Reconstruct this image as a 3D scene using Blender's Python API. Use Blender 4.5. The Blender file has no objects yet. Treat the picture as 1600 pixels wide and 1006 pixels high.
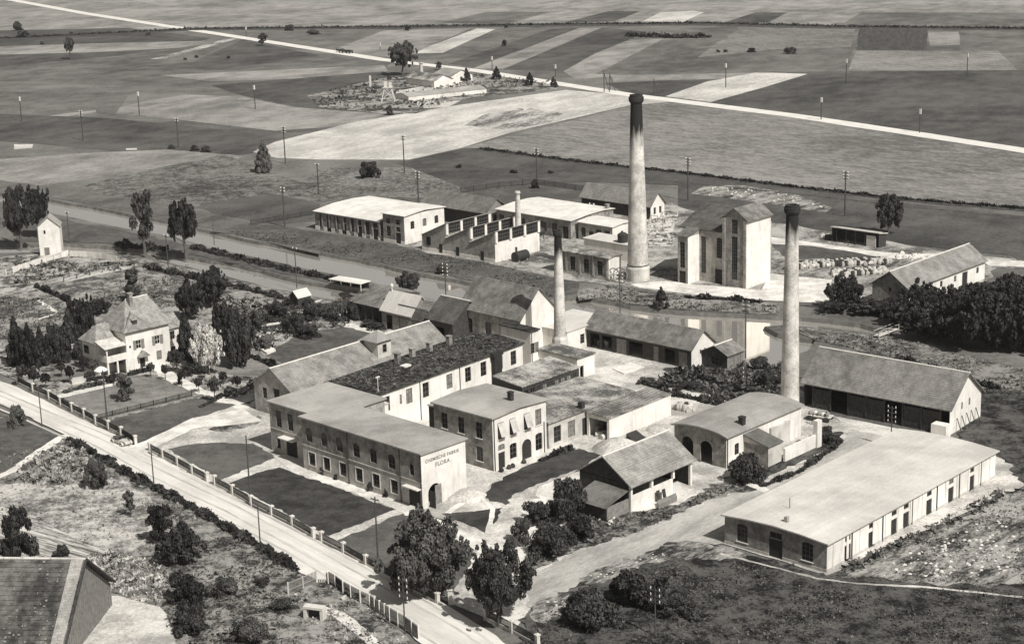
import bpy, bmesh, math, random
import numpy as np
from mathutils import Matrix, Vector
from mathutils.geometry import delaunay_2d_cdt
random.seed(7); rng = np.random.default_rng(11)
R = math.radians
scn = bpy.context.scene
COL = scn.collection

# ------------------------------------------------------------------ camera
CAM_H, FOC, PITCH, ROLL = 88.0, 2715.4, 0.26062, -0.029854      # focal length in pixels of the 1600 px wide photograph
_s, _c, _sr, _cr = math.sin(PITCH), math.cos(PITCH), math.sin(ROLL), math.cos(ROLL)
cd = bpy.data.cameras.new('camera'); cam = bpy.data.objects.new('camera', cd); COL.objects.link(cam)
R0 = Vector((1, 0, 0)); U0 = Vector((0, _s, _c)); FW = Vector((0, _c, -_s))
rt = _cr*R0 + _sr*U0; up = -_sr*R0 + _cr*U0
m = Matrix.Identity(4)
for i in range(3):
    m[i][0], m[i][1], m[i][2] = rt[i], up[i], -FW[i]
m[2][3] = CAM_H
cam.matrix_world = m
cd.sensor_width = 36; cd.lens = FOC/1600*36; cd.clip_start = 1; cd.clip_end = 12000
scn.camera = cam

# ------------------------------------------------------------------ sky, sun, exposure
SUN_HEAD, SUN_EL = -53.0, 49.0                                     # heading from +X, elevation
w = bpy.data.worlds.new('World'); scn.world = w; w.use_nodes = True
nt = w.node_tree; bg = nt.nodes['Background']
sky = nt.nodes.new('ShaderNodeTexSky'); sky.sky_type = 'NISHITA'; sky.sun_disc = False
sky.air_density = 2.2; sky.dust_density = 3.0; sky.sun_elevation = R(SUN_EL); sky.sun_rotation = R(90-SUN_HEAD)
bw = nt.nodes.new('ShaderNodeRGBToBW'); nt.links.new(sky.outputs[0], bw.inputs[0])
nt.links.new(bw.outputs[0], bg.inputs[0]); bg.inputs[1].default_value = 0.050
ld = bpy.data.lights.new('sun', 'SUN'); ld.energy = 4.6; ld.angle = R(0.5); ld.color = (1, 0.985, 0.96)
sun = bpy.data.objects.new('sun', ld); COL.objects.link(sun)
sd = Vector((math.cos(R(SUN_HEAD))*math.cos(R(SUN_EL)), math.sin(R(SUN_HEAD))*math.cos(R(SUN_EL)), math.sin(R(SUN_EL))))
sun.rotation_euler = sd.to_track_quat('Z', 'Y').to_euler(); sun.location = sd*300
vs = scn.view_settings; vs.view_transform = 'Standard'; vs.look = 'None'; vs.gamma = 1; vs.exposure = 0.10; vs.use_curve_mapping = False
scn.cycles.max_bounces = 5; scn.cycles.diffuse_bounces = 2; scn.cycles.glossy_bounces = 3

# ------------------------------------------------------------------ survey: photograph pixel -> point at height z
def G(px, py, z=0.0):
    x = (px-800)/FOC; y = -(py-503)/FOC
    x, y = _cr*x-_sr*y, _sr*x+_cr*y
    t = (z-CAM_H)/(-_s+y*_c)
    return Vector((x*t, (_c+y*_s)*t, z))
def proj(v):
    fw = v[1]*_c-(v[2]-CAM_H)*_s; u = v[1]*_s+(v[2]-CAM_H)*_c
    x, y = v[0]/fw, u/fw
    x, y = _cr*x+_sr*y, -_sr*x+_cr*y
    return 800+FOC*x, 503-FOC*y
def height(g, ty):                                                 # height of something standing at pixel g whose top is at row ty
    o = G(*g); lo, hi = 0, 80
    for _ in range(40):
        mid = (lo+hi)/2
        if proj((o.x, o.y, mid))[1] > ty: lo = mid
        else: hi = mid
    return lo
def ppm(g):                                                        # photograph pixels per metre at ground pixel g
    o = G(*g); a = proj(o); b = proj(o+Vector((1, 0, 0))); return math.hypot(a[0]-b[0], a[1]-b[1])

# ------------------------------------------------------------------ materials
def tone(v): return (v, v*0.95, v*0.865, 1)
MATS = {}
def mat(name, v, v2=None, scale=1.0, detail=6, rough=0.9, bump=0.0, big=None, stretch=None, ior=None, contrast=1.0, coord='world', rand=0.0, fine=None, strips=None, streak=False):
    if name in MATS: return MATS[name]
    M = bpy.data.materials.new(name); MATS[name] = M; M.use_nodes = True
    n = M.node_tree.nodes; L = M.node_tree.links; b = n['Principled BSDF']
    b.inputs['Roughness'].default_value = rough
    b.inputs['Specular IOR Level'].default_value = 0.25
    if ior: b.inputs['IOR'].default_value = ior; b.inputs['Specular IOR Level'].default_value = 0.5
    b.inputs['Base Color'].default_value = tone(v)
    if v2 is None: return M
    if coord == 'world':
        g = n.new('ShaderNodeNewGeometry'); vec = g.outputs['Position']
    else:
        g = n.new('ShaderNodeTexCoord'); vec = g.outputs['Object']
    if stretch:
        mp = n.new('ShaderNodeMapping'); mp.vector_type = 'TEXTURE'; mp.inputs['Rotation'].default_value = (0, 0, R(stretch[0])); mp.inputs['Scale'].default_value = (1/stretch[1], 1/stretch[2], 1)
        L.new(vec, mp.inputs[0]); vec = mp.outputs[0]
    src = g.outputs['Position'] if coord == 'world' else g.outputs['Object']
    def noise(sc, det, v_, ro=0.65, dist=0.0):
        q = n.new('ShaderNodeTexNoise'); q.inputs['Scale'].default_value = sc; q.inputs['Detail'].default_value = det; q.inputs['Roughness'].default_value = ro
        q.inputs['Distortion'].default_value = dist; L.new(v_, q.inputs['Vector']); return q
    def madd(sock, k, add):
        q = n.new('ShaderNodeMath'); q.operation = 'MULTIPLY_ADD'; L.new(sock, q.inputs[0]); q.inputs[1].default_value = k
        if isinstance(add, (int, float)): q.inputs[2].default_value = add
        else: L.new(add, q.inputs[2])
        return q
    nz = noise(scale, detail, vec)
    a_, f_, b_k = 3.0*contrast, (2.2*contrast if fine else 0.0), (2.4 if big else 0.0)
    acc = madd(nz.outputs[0], a_, 0.5-0.5*(a_+f_+b_k))
    if fine: nf = noise(fine, 3, vec, 0.8); acc = madd(nf.outputs[0], f_, acc.outputs[0])
    if big: nb = noise(big, 4, src, 0.6, 0.6); acc = madd(nb.outputs[0], b_k, acc.outputs[0])
    acc.use_clamp = True; fac = acc.outputs[0]
    if rand:
        oi = n.new('ShaderNodeObjectInfo'); ma = n.new('ShaderNodeMath'); ma.operation = 'MULTIPLY_ADD'; ma.inputs[1].default_value = rand
        L.new(oi.outputs['Random'], ma.inputs[0]); L.new(fac, ma.inputs[2]); sb = n.new('ShaderNodeMath'); sb.operation = 'SUBTRACT'; sb.inputs[1].default_value = rand/2; sb.use_clamp = True
        L.new(ma.outputs[0], sb.inputs[0]); fac = sb.outputs[0]
    mc = n.new('ShaderNodeMix'); mc.data_type = 'RGBA'; mc.inputs[6].default_value = tone(v); mc.inputs[7].default_value = tone(v2)
    L.new(fac, mc.inputs[0]); L.new(mc.outputs[2], b.inputs['Base Color'])
    if streak:
        ms = n.new('ShaderNodeMapping'); ms.inputs['Scale'].default_value = (1.1, 1.1, .16); L.new(src, ms.inputs[0])
        ns = noise(1.0, 5, ms.outputs[0], .7); sp = n.new('ShaderNodeSeparateXYZ'); L.new(src, sp.inputs[0])
        hz = n.new('ShaderNodeMapRange'); hz.inputs['From Min'].default_value = 0.0; hz.inputs['From Max'].default_value = 1.3; hz.inputs['To Min'].default_value = -.16; hz.inputs['To Max'].default_value = 0.0; L.new(sp.outputs[2], hz.inputs[0])
        sm = madd(ns.outputs[0], 2.2, hz.outputs[0]); rr_ = n.new('ShaderNodeMapRange'); rr_.inputs['From Min'].default_value = .55; rr_.inputs['From Max'].default_value = 1.1; rr_.inputs['To Min'].default_value = .72; rr_.inputs['To Max'].default_value = 1.0; L.new(sm.outputs[0], rr_.inputs[0])
        mu = n.new('ShaderNodeMix'); mu.data_type = 'RGBA'; mu.blend_type = 'MULTIPLY'; mu.inputs[0].default_value = 1; L.new(mc.outputs[2], mu.inputs[6]); L.new(rr_.outputs[0], mu.inputs[7]); L.new(mu.outputs[2], b.inputs['Base Color'])
    if strips:
        to = n.new('ShaderNodeTexCoord'); br = n.new('ShaderNodeTexBrick'); L.new(to.outputs['Object'], br.inputs['Vector']); br.inputs['Scale'].default_value = 1
        br.inputs['Brick Width'].default_value = 9.0; br.inputs['Row Height'].default_value = strips; br.inputs['Mortar Size'].default_value = .035
        br.inputs['Color1'].default_value = (.95, .95, .95, 1); br.inputs['Color2'].default_value = (1.03, 1.03, 1.03, 1); br.inputs['Mortar'].default_value = (.86, .86, .86, 1)
        mu = n.new('ShaderNodeMix'); mu.data_type = 'RGBA'; mu.blend_type = 'MULTIPLY'; mu.inputs[0].default_value = 1; L.new(mc.outputs[2], mu.inputs[6]); L.new(br.outputs[0], mu.inputs[7]); L.new(mu.outputs[2], b.inputs['Base Color'])
    if bump:
        bp = n.new('ShaderNodeBump'); bp.inputs['Strength'].default_value = 1; bp.inputs['Distance'].default_value = bump
        L.new(nz.outputs[0], bp.inputs['Height']); L.new(bp.outputs[0], b.inputs['Normal'])
    return M
def tilemat(name, v, v2, rot):
    M = mat(name, v, v2, 0.6, big=0.12, rough=0.85, contrast=1.2)
    n = M.node_tree.nodes; L = M.node_tree.links; b = n['Principled BSDF']
    if 'Brick Texture' in n: return M
    tc = n.new('ShaderNodeTexCoord'); mp = n.new('ShaderNodeMapping'); mp.inputs['Rotation'].default_value = (0, 0, R(rot))
    br = n.new('ShaderNodeTexBrick'); L.new(tc.outputs['Object'], mp.inputs[0]); L.new(mp.outputs[0], br.inputs['Vector'])
    br.inputs['Scale'].default_value = 1; br.inputs['Brick Width'].default_value = 0.3; br.inputs['Row Height'].default_value = 0.3; br.inputs['Mortar Size'].default_value = 0.02
    br.inputs['Color1'].default_value = (0.72, 0.72, 0.72, 1); br.inputs['Color2'].default_value = (1.25, 1.25, 1.25, 1); br.inputs['Mortar'].default_value = (0.35, 0.35, 0.35, 1)
    src = b.inputs['Base Color'].links[0].from_socket
    mu = n.new('ShaderNodeMix'); mu.data_type = 'RGBA'; mu.blend_type = 'MULTIPLY'; mu.inputs[0].default_value = 0.5
    L.new(src, mu.inputs[6]); L.new(br.outputs[0], mu.inputs[7]); L.new(mu.outputs[2], b.inputs['Base Color'])
    return M
M_white = mat('whitewash', 0.64, 0.86, 0.4, streak=True, big=0.15, fine=2, contrast=.5)
M_cream = mat('cream_render', 0.40, 0.62, 0.5, streak=True, big=0.15, bump=0.01)
M_brick = mat('brick_wall', 0.15, 0.38, 1.2, streak=True, big=0.25, bump=0.01, fine=5, contrast=.8)
M_brickl = mat('light_brick_wall', 0.22, 0.46, 1.2, streak=True, big=0.2, bump=0.01, fine=5, contrast=.8)
M_dwood = mat('tarred_boards', 0.03, 0.07, 2.0, bump=0.02, stretch=(0, 1, 1))
M_gwood = mat('weathered_boards', 0.16, 0.28, 2.0, bump=0.02)
M_lwood = mat('pale_timber', 0.45, 0.62, 2.0)
M_glass = mat('window_glass', 0.012, rough=0.12, ior=1.45)
M_frame = mat('window_frame_paint', 0.10, 0.16, 2)
M_wframe = mat('white_frame_paint', 0.6, 0.75, 2)
M_door = mat('dark_door_paint', 0.025, 0.05, 3)
M_tar = mat('tar_paper_roof', 0.24, 0.42, 0.2, strips=1.0, big=0.05, rough=0.8, bump=0.01, fine=3, contrast=.7)
M_tarl = mat('pale_tar_roof', 0.46, 0.68, 0.2, strips=1.0, big=0.05, rough=0.8, bump=0.01, fine=3, contrast=.6)
M_tarw = mat('bright_zinc_roof', 0.60, 0.80, 0.4, strips=1.0, big=0.08, rough=0.7)
M_tard = mat('mossy_roof', 0.014, 0.07, 0.9, big=0.15, contrast=1.5, bump=0.08)
M_tarm = mat('stained_tar_roof', 0.08, 0.46, 0.3, big=0.10, contrast=1.2, bump=0.02, fine=3)
M_conc = mat('chimney_masonry', 0.40, 0.66, 0.5, big=0.2, bump=0.03)
M_soot = mat('sooty_masonry', 0.02, 0.045, 1.0)
M_iron = mat('dark_iron', 0.03, 0.05, 3, rough=0.6)
M_trunk = mat('bark', 0.06, 0.12, 3, bump=0.03)
M_pole = mat('pole_timber', 0.05, 0.09, 3)
M_porc = mat('porcelain', 0.6, rough=0.5)
M_post = mat('concrete_post', 0.52, 0.68, 2, bump=0.01)
def leafmat(name, a, b, rand=0.5): 
    return mat(name, a*.7, b*1.15, 0.8, detail=3, rough=0.75, rand=rand, contrast=1.2, fine=5)
M_leaf = leafmat('foliage', 0.022, 0.10)
M_leafd = leafmat('dark_foliage', 0.012, 0.060)
M_leafl = leafmat('grey_green_foliage', 0.06, 0.14)
M_leafp = leafmat('pale_silver_foliage', 0.42, 0.66, 0.0)
M_grass = leafmat('tuft_grass', 0.02, 0.40, 0)
M_grassd = leafmat('dark_tuft_grass', 0.008, 0.14, 0)
M_stalk = leafmat('crop_leaves', 0.18, 0.42, 0)
M_water = mat('water', 0.84, 0.90, 0.05, rough=0.05)
M_water.node_tree.nodes['Principled BSDF'].inputs['Metallic'].default_value = 0.80

# ------------------------------------------------------------------ mesh helpers
class MB:
    def __init__(s): s.v = []; s.f = []; s.m = []
    def face(s, pts, mi=0):
        b = len(s.v); s.v += [tuple(p) for p in pts]; s.f.append(tuple(range(b, b+len(pts)))); s.m.append(mi)
    def box(s, x0, x1, y0, y1, z0, z1, mi=0):
        b = len(s.v)
        s.v += [(x0,y0,z0),(x1,y0,z0),(x1,y1,z0),(x0,y1,z0),(x0,y0,z1),(x1,y0,z1),(x1,y1,z1),(x0,y1,z1)]
        for f in ((0,3,2,1),(4,5,6,7),(0,1,5,4),(1,2,6,5),(2,3,7,6),(3,0,4,7)): s.f.append(tuple(b+i for i in f)); s.m.append(mi)
    def bar(s, p, q, r=0.05, n=6, r2=None, mi=0, caps=True):
        p = Vector(p); q = Vector(q); d = (q-p).normalized(); r2 = r if r2 is None else r2
        a = d.orthogonal().normalized(); c = d.cross(a); b = len(s.v)
        for k in range(n):
            t = 2*math.pi*k/n; o = a*math.cos(t)+c*math.sin(t)
            s.v += [tuple(p+o*r), tuple(q+o*r2)]
        for k in range(n):
            i, j = b+2*k, b+2*((k+1) % n); s.f.append((i, j, j+1, i+1)); s.m.append(mi)
        if caps:
            s.f.append(tuple(b+2*k+1 for k in range(n))); s.m.append(mi)
            s.f.append(tuple(b+2*k for k in range(n-1, -1, -1))); s.m.append(mi)
    def lathe(s, prof, n=24, c=(0, 0), mi=0, tops=True):
        b = len(s.v)
        for r, z in prof:
            for k in range(n): t = 2*math.pi*k/n; s.v.append((c[0]+r*math.cos(t), c[1]+r*math.sin(t), z))
        for i in range(len(prof)-1):
            for k in range(n):
                a, d = b+i*n+k, b+i*n+(k+1) % n; s.f.append((a, d, d+n, a+n)); s.m.append(mi)
        if tops:
            e = b+(len(prof)-1)*n; s.f.append(tuple(range(e, e+n))); s.m.append(mi)
    def mesh(s, name, mats):
        me = bpy.data.meshes.new(name); me.from_pydata(s.v, [], s.f)
        for M in (mats if isinstance(mats, (list, tuple)) else [mats]): me.materials.append(M)
        if isinstance(mats, (list, tuple)): me.polygons.foreach_set('material_index', s.m)
        me.update(); return me
    def build(s, name, mats, parent=None, smooth=False):
        me = s.mesh(name, mats); o = bpy.data.objects.new(name, me); COL.objects.link(o)
        if parent: o.parent = parent
        if smooth: me.shade_smooth() if hasattr(me, 'shade_smooth') else None
        return o
def link(name, me, parent=None, loc=(0, 0, 0), rz=0, sc=(1, 1, 1)):
    o = bpy.data.objects.new(name, me); COL.objects.link(o); o.location = loc; o.rotation_euler = (0, 0, rz); o.scale = sc
    if parent: o.parent = parent
    return o
def tag(o, label=None, cat=None, group=None, kind=None):
    if label: o['label'] = label
    if cat: o['category'] = cat
    if group: o['group'] = group
    if kind: o['kind'] = kind
    return o
def thing(name, label, cat, loc=(0, 0, 0), rz=0, group=None):
    return tag(link(name, None, None, loc, rz), label, cat, group)
def quads(name, C, A, B, M):
    n = len(C); V = np.stack([C-A-B, C+A-B, C+A+B, C-A+B], 1).reshape(-1, 3).astype(np.float32)
    me = bpy.data.meshes.new(name); me.vertices.add(4*n); me.vertices.foreach_set('co', V.ravel())
    me.loops.add(4*n); me.loops.foreach_set('vertex_index', np.arange(4*n, dtype=np.int32))
    me.polygons.add(n); me.polygons.foreach_set('loop_start', np.arange(0, 4*n, 4, dtype=np.int32))
    me.update(calc_edges=True); me.materials.append(M); return me
def copy_tree(o, parent=None):
    c = o.copy(); COL.objects.link(c)
    if parent: c.parent = parent
    for ch in o.children: copy_tree(ch, c)
    return c

# ------------------------------------------------------------------ ground: base sheet with the canals cut out, then fields, lawns, roads as sheets on it
def pts_in(poly, P):
    x, y = P[:, 0], P[:, 1]; ins = np.zeros(len(P), bool); n = len(poly)
    for i in range(n):
        x1, y1 = poly[i][0], poly[i][1]; x2, y2 = poly[(i+1) % n][0], poly[(i+1) % n][1]
        if y1 == y2: continue
        c = ((y1 > y) != (y2 > y)) & (x < (x2-x1)*(y-y1)/(y2-y1)+x1); ins ^= c
    return ins
def rough_edge(P, step, amp, seed=0):
    rg = random.Random(seed); out = []
    n = len(P)
    for i in range(n):
        a, b = P[i], P[(i+1) % n]; d = (b-a); L = d.length; k = max(1, min(60, int(L/step))); nn = Vector((-d.y, d.x, 0)).normalized() if L > 0 else Vector()
        for j in range(k):
            o = 0 if j == 0 else rg.gauss(0, amp)
            out.append(a+d*(j/k)+nn*max(-2.2*amp, min(2.2*amp, o)))
    return out
def sheet(name, P, z, M, holes=None):
    v2 = [Vector((p.x, p.y)) for p in P]
    r = delaunay_2d_cdt(v2, [], [list(range(len(v2)))], 1, 1e-4)
    vs_, fs = r[0], r[2]
    me = bpy.data.meshes.new(name); me.from_pydata([(v.x, v.y, z) for v in vs_], [], [f for f in fs]); me.materials.append(M)
    # faces upward
    me.update()
    if len(me.polygons) and me.polygons[0].normal.z < 0: me.flip_normals()
    o = bpy.data.objects.new(name, me); COL.objects.link(o); o['kind'] = 'structure'; return o
LAYER = [0]
def patch(name, px, M, step=3.0, amp=0.35, z=None):
    LAYER[0] += 1
    P = [G(*p) for p in px]
    dist = sum(p.y for p in P)/len(P); kf = max(1, dist/300)
    return sheet(name, rough_edge(P, step*kf, amp*kf, LAYER[0]), 0.0016*LAYER[0] if z is None else z, M)
def ribbon(name, px, width, M, amp=0.2, step=3, z=None):
    C = [G(*p) for p in px]; Lp, Rp = [], []
    for i, c in enumerate(C):
        d = (C[min(i+1, len(C)-1)]-C[max(i-1, 0)]).normalized(); nn = Vector((-d.y, d.x, 0)); ww = width[i] if isinstance(width, (list, tuple)) else width
        Lp.append(c+nn*ww/2); Rp.append(c-nn*ww/2)
    LAYER[0] += 1
    return sheet(name, rough_edge(Lp+Rp[::-1], step, amp, LAYER[0]), 0.0016*LAYER[0] if z is None else z, M)

CANAL1 = [(-30,300),(20,304),(75,311),(130,320),(190,332),(260,345),(330,361),(400,377),(480,390),(560,405),(640,424),(740,443),(800,455),(860,468),(905,462),(935,468),(985,478),(1060,486),(1130,490),(1215,494),(1290,499),(1345,506),(1385,517),(1400,524),(1360,522),(1285,512),(1222,508),(1195,510),
          (1215,521),(1275,531),(1262,548),(1235,556),(1190,590),(1168,572),(1080,545),(980,520),(905,500),(860,490),(790,483),(715,480),(690,474),(640,462),(600,447),(560,436),(520,428),(470,418),(400,402),(330,388),(300,378),(250,366),(190,356),(130,343),(75,331),(20,318),(-30,312)]
CANAL2 = [(-40,380),(22,381),(110,381),(180,386),(240,391),(310,403),(375,414),(440,431),(500,443),(560,452),(600,462),(590,478),(555,478),(520,468),(470,459),(410,447),(360,433),(300,418),(240,405),(180,397),(110,391),(60,394),(22,395),(-40,397)]
CW1 = rough_edge([G(*p) for p in CANAL1], 4, 0.25, 5); CW2 = rough_edge([G(*p) for p in CANAL2], 4, 0.3, 6)
M_field = mat('field_grass', 0.07, 0.20, 0.08, detail=9, big=0.012, contrast=.7, fine=0.8)
def ground():
    X = 5000; outer = [Vector((-X, 60)), Vector((X, 60)), Vector((X, 9000)), Vector((-X, 9000))]
    v = outer+[Vector((p.x, p.y)) for p in CW1]+[Vector((p.x, p.y)) for p in CW2]
    n1, n2 = len(CW1), len(CW2)
    e = [(0,1),(1,2),(2,3),(3,0)]+[(4+i, 4+(i+1) % n1) for i in range(n1)]+[(4+n1+i, 4+n1+(i+1) % n2) for i in range(n2)]
    r = delaunay_2d_cdt(v, e, [], 0, 1e-4); vv, fs = r[0], r[2]
    P = np.array([(p.x, p.y) for p in vv]); C = np.array([P[list(f)].mean(0) for f in fs])
    bad = pts_in(CW1, C) | pts_in(CW2, C)
    faces = [tuple(f) for f, b in zip(fs, bad) if not b]
    me = bpy.data.meshes.new('ground'); me.from_pydata([(p.x, p.y, 0) for p in vv], [], faces); me.materials.append(M_field); me.update()
    o = bpy.data.objects.new('ground', me); COL.objects.link(o); o['kind'] = 'structure'
    M_bank = mat('bank_earth', 0.07, 0.16, 0.8, bump=0.05)
    for CW, nm in ((CW1, 'canal'), (CW2, 'canal')):
        b = MB(); cen = sum(CW, Vector())/len(CW); n = len(CW)
        area = sum(CW[i].x*CW[(i+1) % n].y-CW[(i+1) % n].x*CW[i].y for i in range(n)); sg = 1 if area > 0 else -1
        low = []
        for i in range(n):
            d = (CW[(i+1) % n]-CW[i-1]).normalized(); nn = Vector((-d.y, d.x, 0))*sg; low.append(CW[i]+nn*0.5+Vector((0, 0, -1.0)))
        for i in range(n):
            j = (i+1) % n; b.face([CW[i], CW[j], low[j], low[i]])
        bo = b.build('canal_bank', M_bank); bo['kind'] = 'structure'
        sheet('canal_water', CW, -0.75, M_water)
ground()

G_dark = mat('dark_meadow', 0.042, 0.115, 0.12, big=0.02, stretch=(60, .8, 1.15), fine=.9, contrast=.75)
G_mid = mat('meadow', 0.07, 0.18, 0.12, big=0.02, stretch=(60, .8, 1.15), fine=.9, contrast=.75)
G_lite = mat('pale_meadow', 0.14, 0.34, 0.10, big=0.02, stretch=(60, .8, 1.15), fine=.9, contrast=.75)
G_crop = mat('ripening_crop', 0.10, 0.29, 0.30, big=0.012, stretch=(-43, .45, 1.1), fine=1.2, contrast=.8)
G_stub = mat('stubble', 0.34, 0.64, 0.10, big=0.02, contrast=.8, stretch=(55, .5, 1.3), fine=.8)
G_stubd = mat('patchy_stubble', 0.10, 0.50, 0.10, big=0.03, contrast=1.3, stretch=(60, .5, 1.6), fine=.8)
G_plow = mat('ploughed_soil', 0.035, 0.09, 0.3, stretch=(78, .2, 2), fine=1)
G_lawn = mat('lawn', 0.055, 0.13, 0.5, big=0.08, fine=4, contrast=.8)
G_lawnd = mat('dark_lawn', 0.022, 0.075, 0.5, big=0.08, fine=4, contrast=.8)
G_lawnl = mat('mown_lawn', 0.12, 0.26, 0.5, big=0.08, fine=4, contrast=.8)
G_road = mat('road_gravel', 0.52, 0.74, 0.35, big=0.06, stretch=(-50, .12, 1.6), fine=5, contrast=.8)
G_roadf = mat('far_road_gravel', 0.60, 0.76, 0.2)
G_path = mat('path_gravel', 0.46, 0.78, 0.4, big=0.1, fine=4, bump=0.02)
G_yard = mat('yard_dirt', 0.30, 0.68, 0.15, big=0.05, contrast=1.1, fine=2.5)
G_yardg = mat('yard_road', 0.27, 0.50, 0.25, big=0.05, contrast=.9, stretch=(45, .3, 1.2), fine=4)
G_yardd = mat('yard_grassed_dirt', 0.08, 0.42, 0.15, big=0.07, contrast=1.3, fine=1.5)
G_rough = mat('rough_grass', 0.025, 0.30, 0.4, big=0.08, contrast=1.3, fine=2.2)
G_roughd = mat('dark_rough_grass', 0.008, 0.095, 0.35, big=0.09, contrast=1.5, fine=2.2)
G_rubb = mat('rubble_ground', 0.025, 0.36, 0.35, big=0.09, contrast=1.3, fine=2.4, stretch=(44, .45, 1.2))
G_gard = mat('garden_soil', 0.03, 0.42, 0.35, big=0.10, contrast=1.6, fine=2)
# far country, back to front
for nm, px, M in [
 ('field', [(-90,-20),(1700,-60),(1700,44),(1300,42),(1000,38),(600,42),(300,46),(-90,60)], G_lite),
 ('field', [(1640,20),(1640,44),(1480,45),(1300,42),(1330,20)], G_mid),
 ('field', [(690,36),(760,19),(860,19),(790,38)], G_mid), ('field', [(880,36),(950,18),(1000,18),(960,34)], G_dark),
 ('field', [(1003,34),(1031,20),(1082,17),(1100,20),(1067,35)], G_stub),
 ('field', [(1230,35),(1270,18),(1350,18),(1320,36)], G_lite), ('field', [(1130,36),(1180,20),(1230,20),(1200,36)], G_dark),
 ('field', [(-90,50),(200,44),(330,60),(250,80),(120,98),(-90,110)], G_dark),
 ('field', [(-90,76),(150,68),(340,64),(340,72),(150,82),(-90,88)], G_lite),
 ('field', [(640,84),(745,45),(774,46),(692,83)], G_stub),
 ('field', [(530,74),(600,48),(735,45),(650,82),(640,92),(560,86)], G_lite),
 ('field', [(692,83),(774,46),(860,46),(780,72),(740,90)], G_mid),
 ('field', [(700,100),(860,46),(905,44),(740,106)], G_dark),
 ('field', [(738,108),(905,44),(940,44),(786,108)], G_lite),
 ('field', [(786,109),(940,44),(1010,50),(985,62),(880,112)], G_dark),
 ('field', [(880,112),(930,84),(985,62),(1100,60),(1000,112),(960,120),(900,124)], G_lite),
 ('field', [(930,116),(1035,62),(1120,60),(985,118)], G_mid),
 ('field', [(1000,112),(1100,60),(1170,58),(1150,42),(1343,45),(1325,112),(1130,114)], G_mid),
 ('field', [(1130,60),(1160,44),(1336,46),(1330,74),(1200,78),(1090,90)], G_crop),
 ('field', [(1343,46),(1449,47),(1448,79),(1338,79)], G_plow),
 ('field', [(1450,50),(1497,50),(1502,70),(1453,72)], G_lite),
 ('field', [(1500,48),(1640,46),(1640,84),(1560,80),(1500,80)], G_mid),
 ('field', [(1338,80),(1560,80),(1590,110),(1325,110)], G_crop),
 ('field', [(1100,60),(1130,52),(1140,60),(1000,100),(985,112),(960,116)], G_mid),
 ('field', [(955,118),(1130,115),(1240,113),(1200,121),(1080,125),(960,128)], G_lite),
 ('field', [(945,130),(1080,125),(1110,125),(1035,152),(975,144)], G_dark),
 ('field', [(1190,113),(1330,112),(1660,110),(1660,245),(1400,206),(1240,181),(1100,162),(1262,116)], G_dark),
 ('field', [(1040,151),(1105,128),(1180,114),(1262,116),(1190,138),(1110,160)], G_stub),
 ('field', [(-90,112),(180,88),(350,66),(560,92),(610,98),(600,112),(300,118),(150,124),(-90,128)], G_mid),
 ('field', [(250,118),(600,102),(606,112),(560,120),(330,128)], G_lite),
 ('field', [(230,104),(300,98),(380,62),(500,88),(340,110)], G_dark),
 ('field', [(330,134),(600,112),(620,130),(580,175),(480,170),(380,150)], G_dark),
 ('field', [(160,176),(220,160),(290,148),(380,152),(460,168),(600,178),(560,196),(430,205),(300,190)], G_lite),
 ('field', [(-90,140),(200,150),(180,180),(60,170),(-90,165)], G_mid),
 ('field', [(70,182),(150,172),(150,176),(80,186)], G_lite),
 ('field', [(-90,175),(170,185),(420,210),(395,240),(320,250),(60,225),(-90,215)], G_dark),
 ('field', [(22,226),(52,226),(50,232),(22,234)], G_stub),
 ('field', [(-90,255),(130,240),(260,234),(380,244),(330,270),(170,275),(60,292),(-90,285)], G_lite),
 ('field', [(130,290),(250,262),(350,242),(470,285),(560,300),(520,318),(400,330),(200,320)], mat('weedy_field', 0.04, 0.21, 0.3, big=0.03, contrast=1.1, fine=1.2)),
 ('field', [(470,285),(500,262),(650,262),(800,292),(650,310),(560,306)], mat('bean_field', 0.05, 0.25, 0.6, big=0.03, contrast=1.2, fine=1.5)),
 ('field', [(-90,270),(120,298),(330,330),(500,352),(500,398),(330,358),(190,330),(75,308),(-90,296)], G_mid),
 ('field', [(310,318),(430,304),(500,318),(500,345),(430,352),(330,334)], G_dark),
 ('field', [(395,238),(430,222),(560,190),(720,164),(885,141),(985,150),(1045,160),(985,165),(800,207),(720,232),(640,250),(500,250),(430,247)], G_stub),
 ('field', [(725,196),(760,178),(830,170),(880,178),(860,192),(790,204)], G_stubd),
 ('field', [(720,232),(985,166),(1045,160),(1240,182),(1400,206),(1660,245),(1660,338),(1590,325),(1400,310),(1250,293),(1050,268),(900,252),(750,232)], G_crop),
 ('field', [(620,255),(720,233),(750,232),(900,252),(1050,268),(1250,293),(1250,300),(1060,290),(900,284),(800,290),(740,300),(640,262)], G_dark),
 ('field', [(1060,276),(1250,296),(1400,316),(1660,345),(1660,440),(1582,400),(1440,385),(1200,350),(1060,330)], G_dark),
 ('field', [(1080,303),(1100,291),(1160,290),(1240,303),(1300,325),(1290,333),(1210,320)], G_rubb),
 ('garden', [(480,150),(600,122),(700,112),(760,118),(880,128),(870,140),(740,152),(650,178),(600,178),(500,168)], mat('nursery_soil', 0.03, 0.34, 0.12, big=0.04, contrast=1.8, fine=.6)),
 ('cold_frame', [(617,150),(620,143),(700,128),(722,130),(720,135),(640,152)], G_stub),
 ('gravel_bed', [(640,160),(720,158),(700,168),(664,170)], G_stub),
 ('gravel_bed', [(660,146),(745,134),(742,138),(670,152)], G_stubd),
]: patch(nm, px, M, 8, 0.05)
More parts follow.
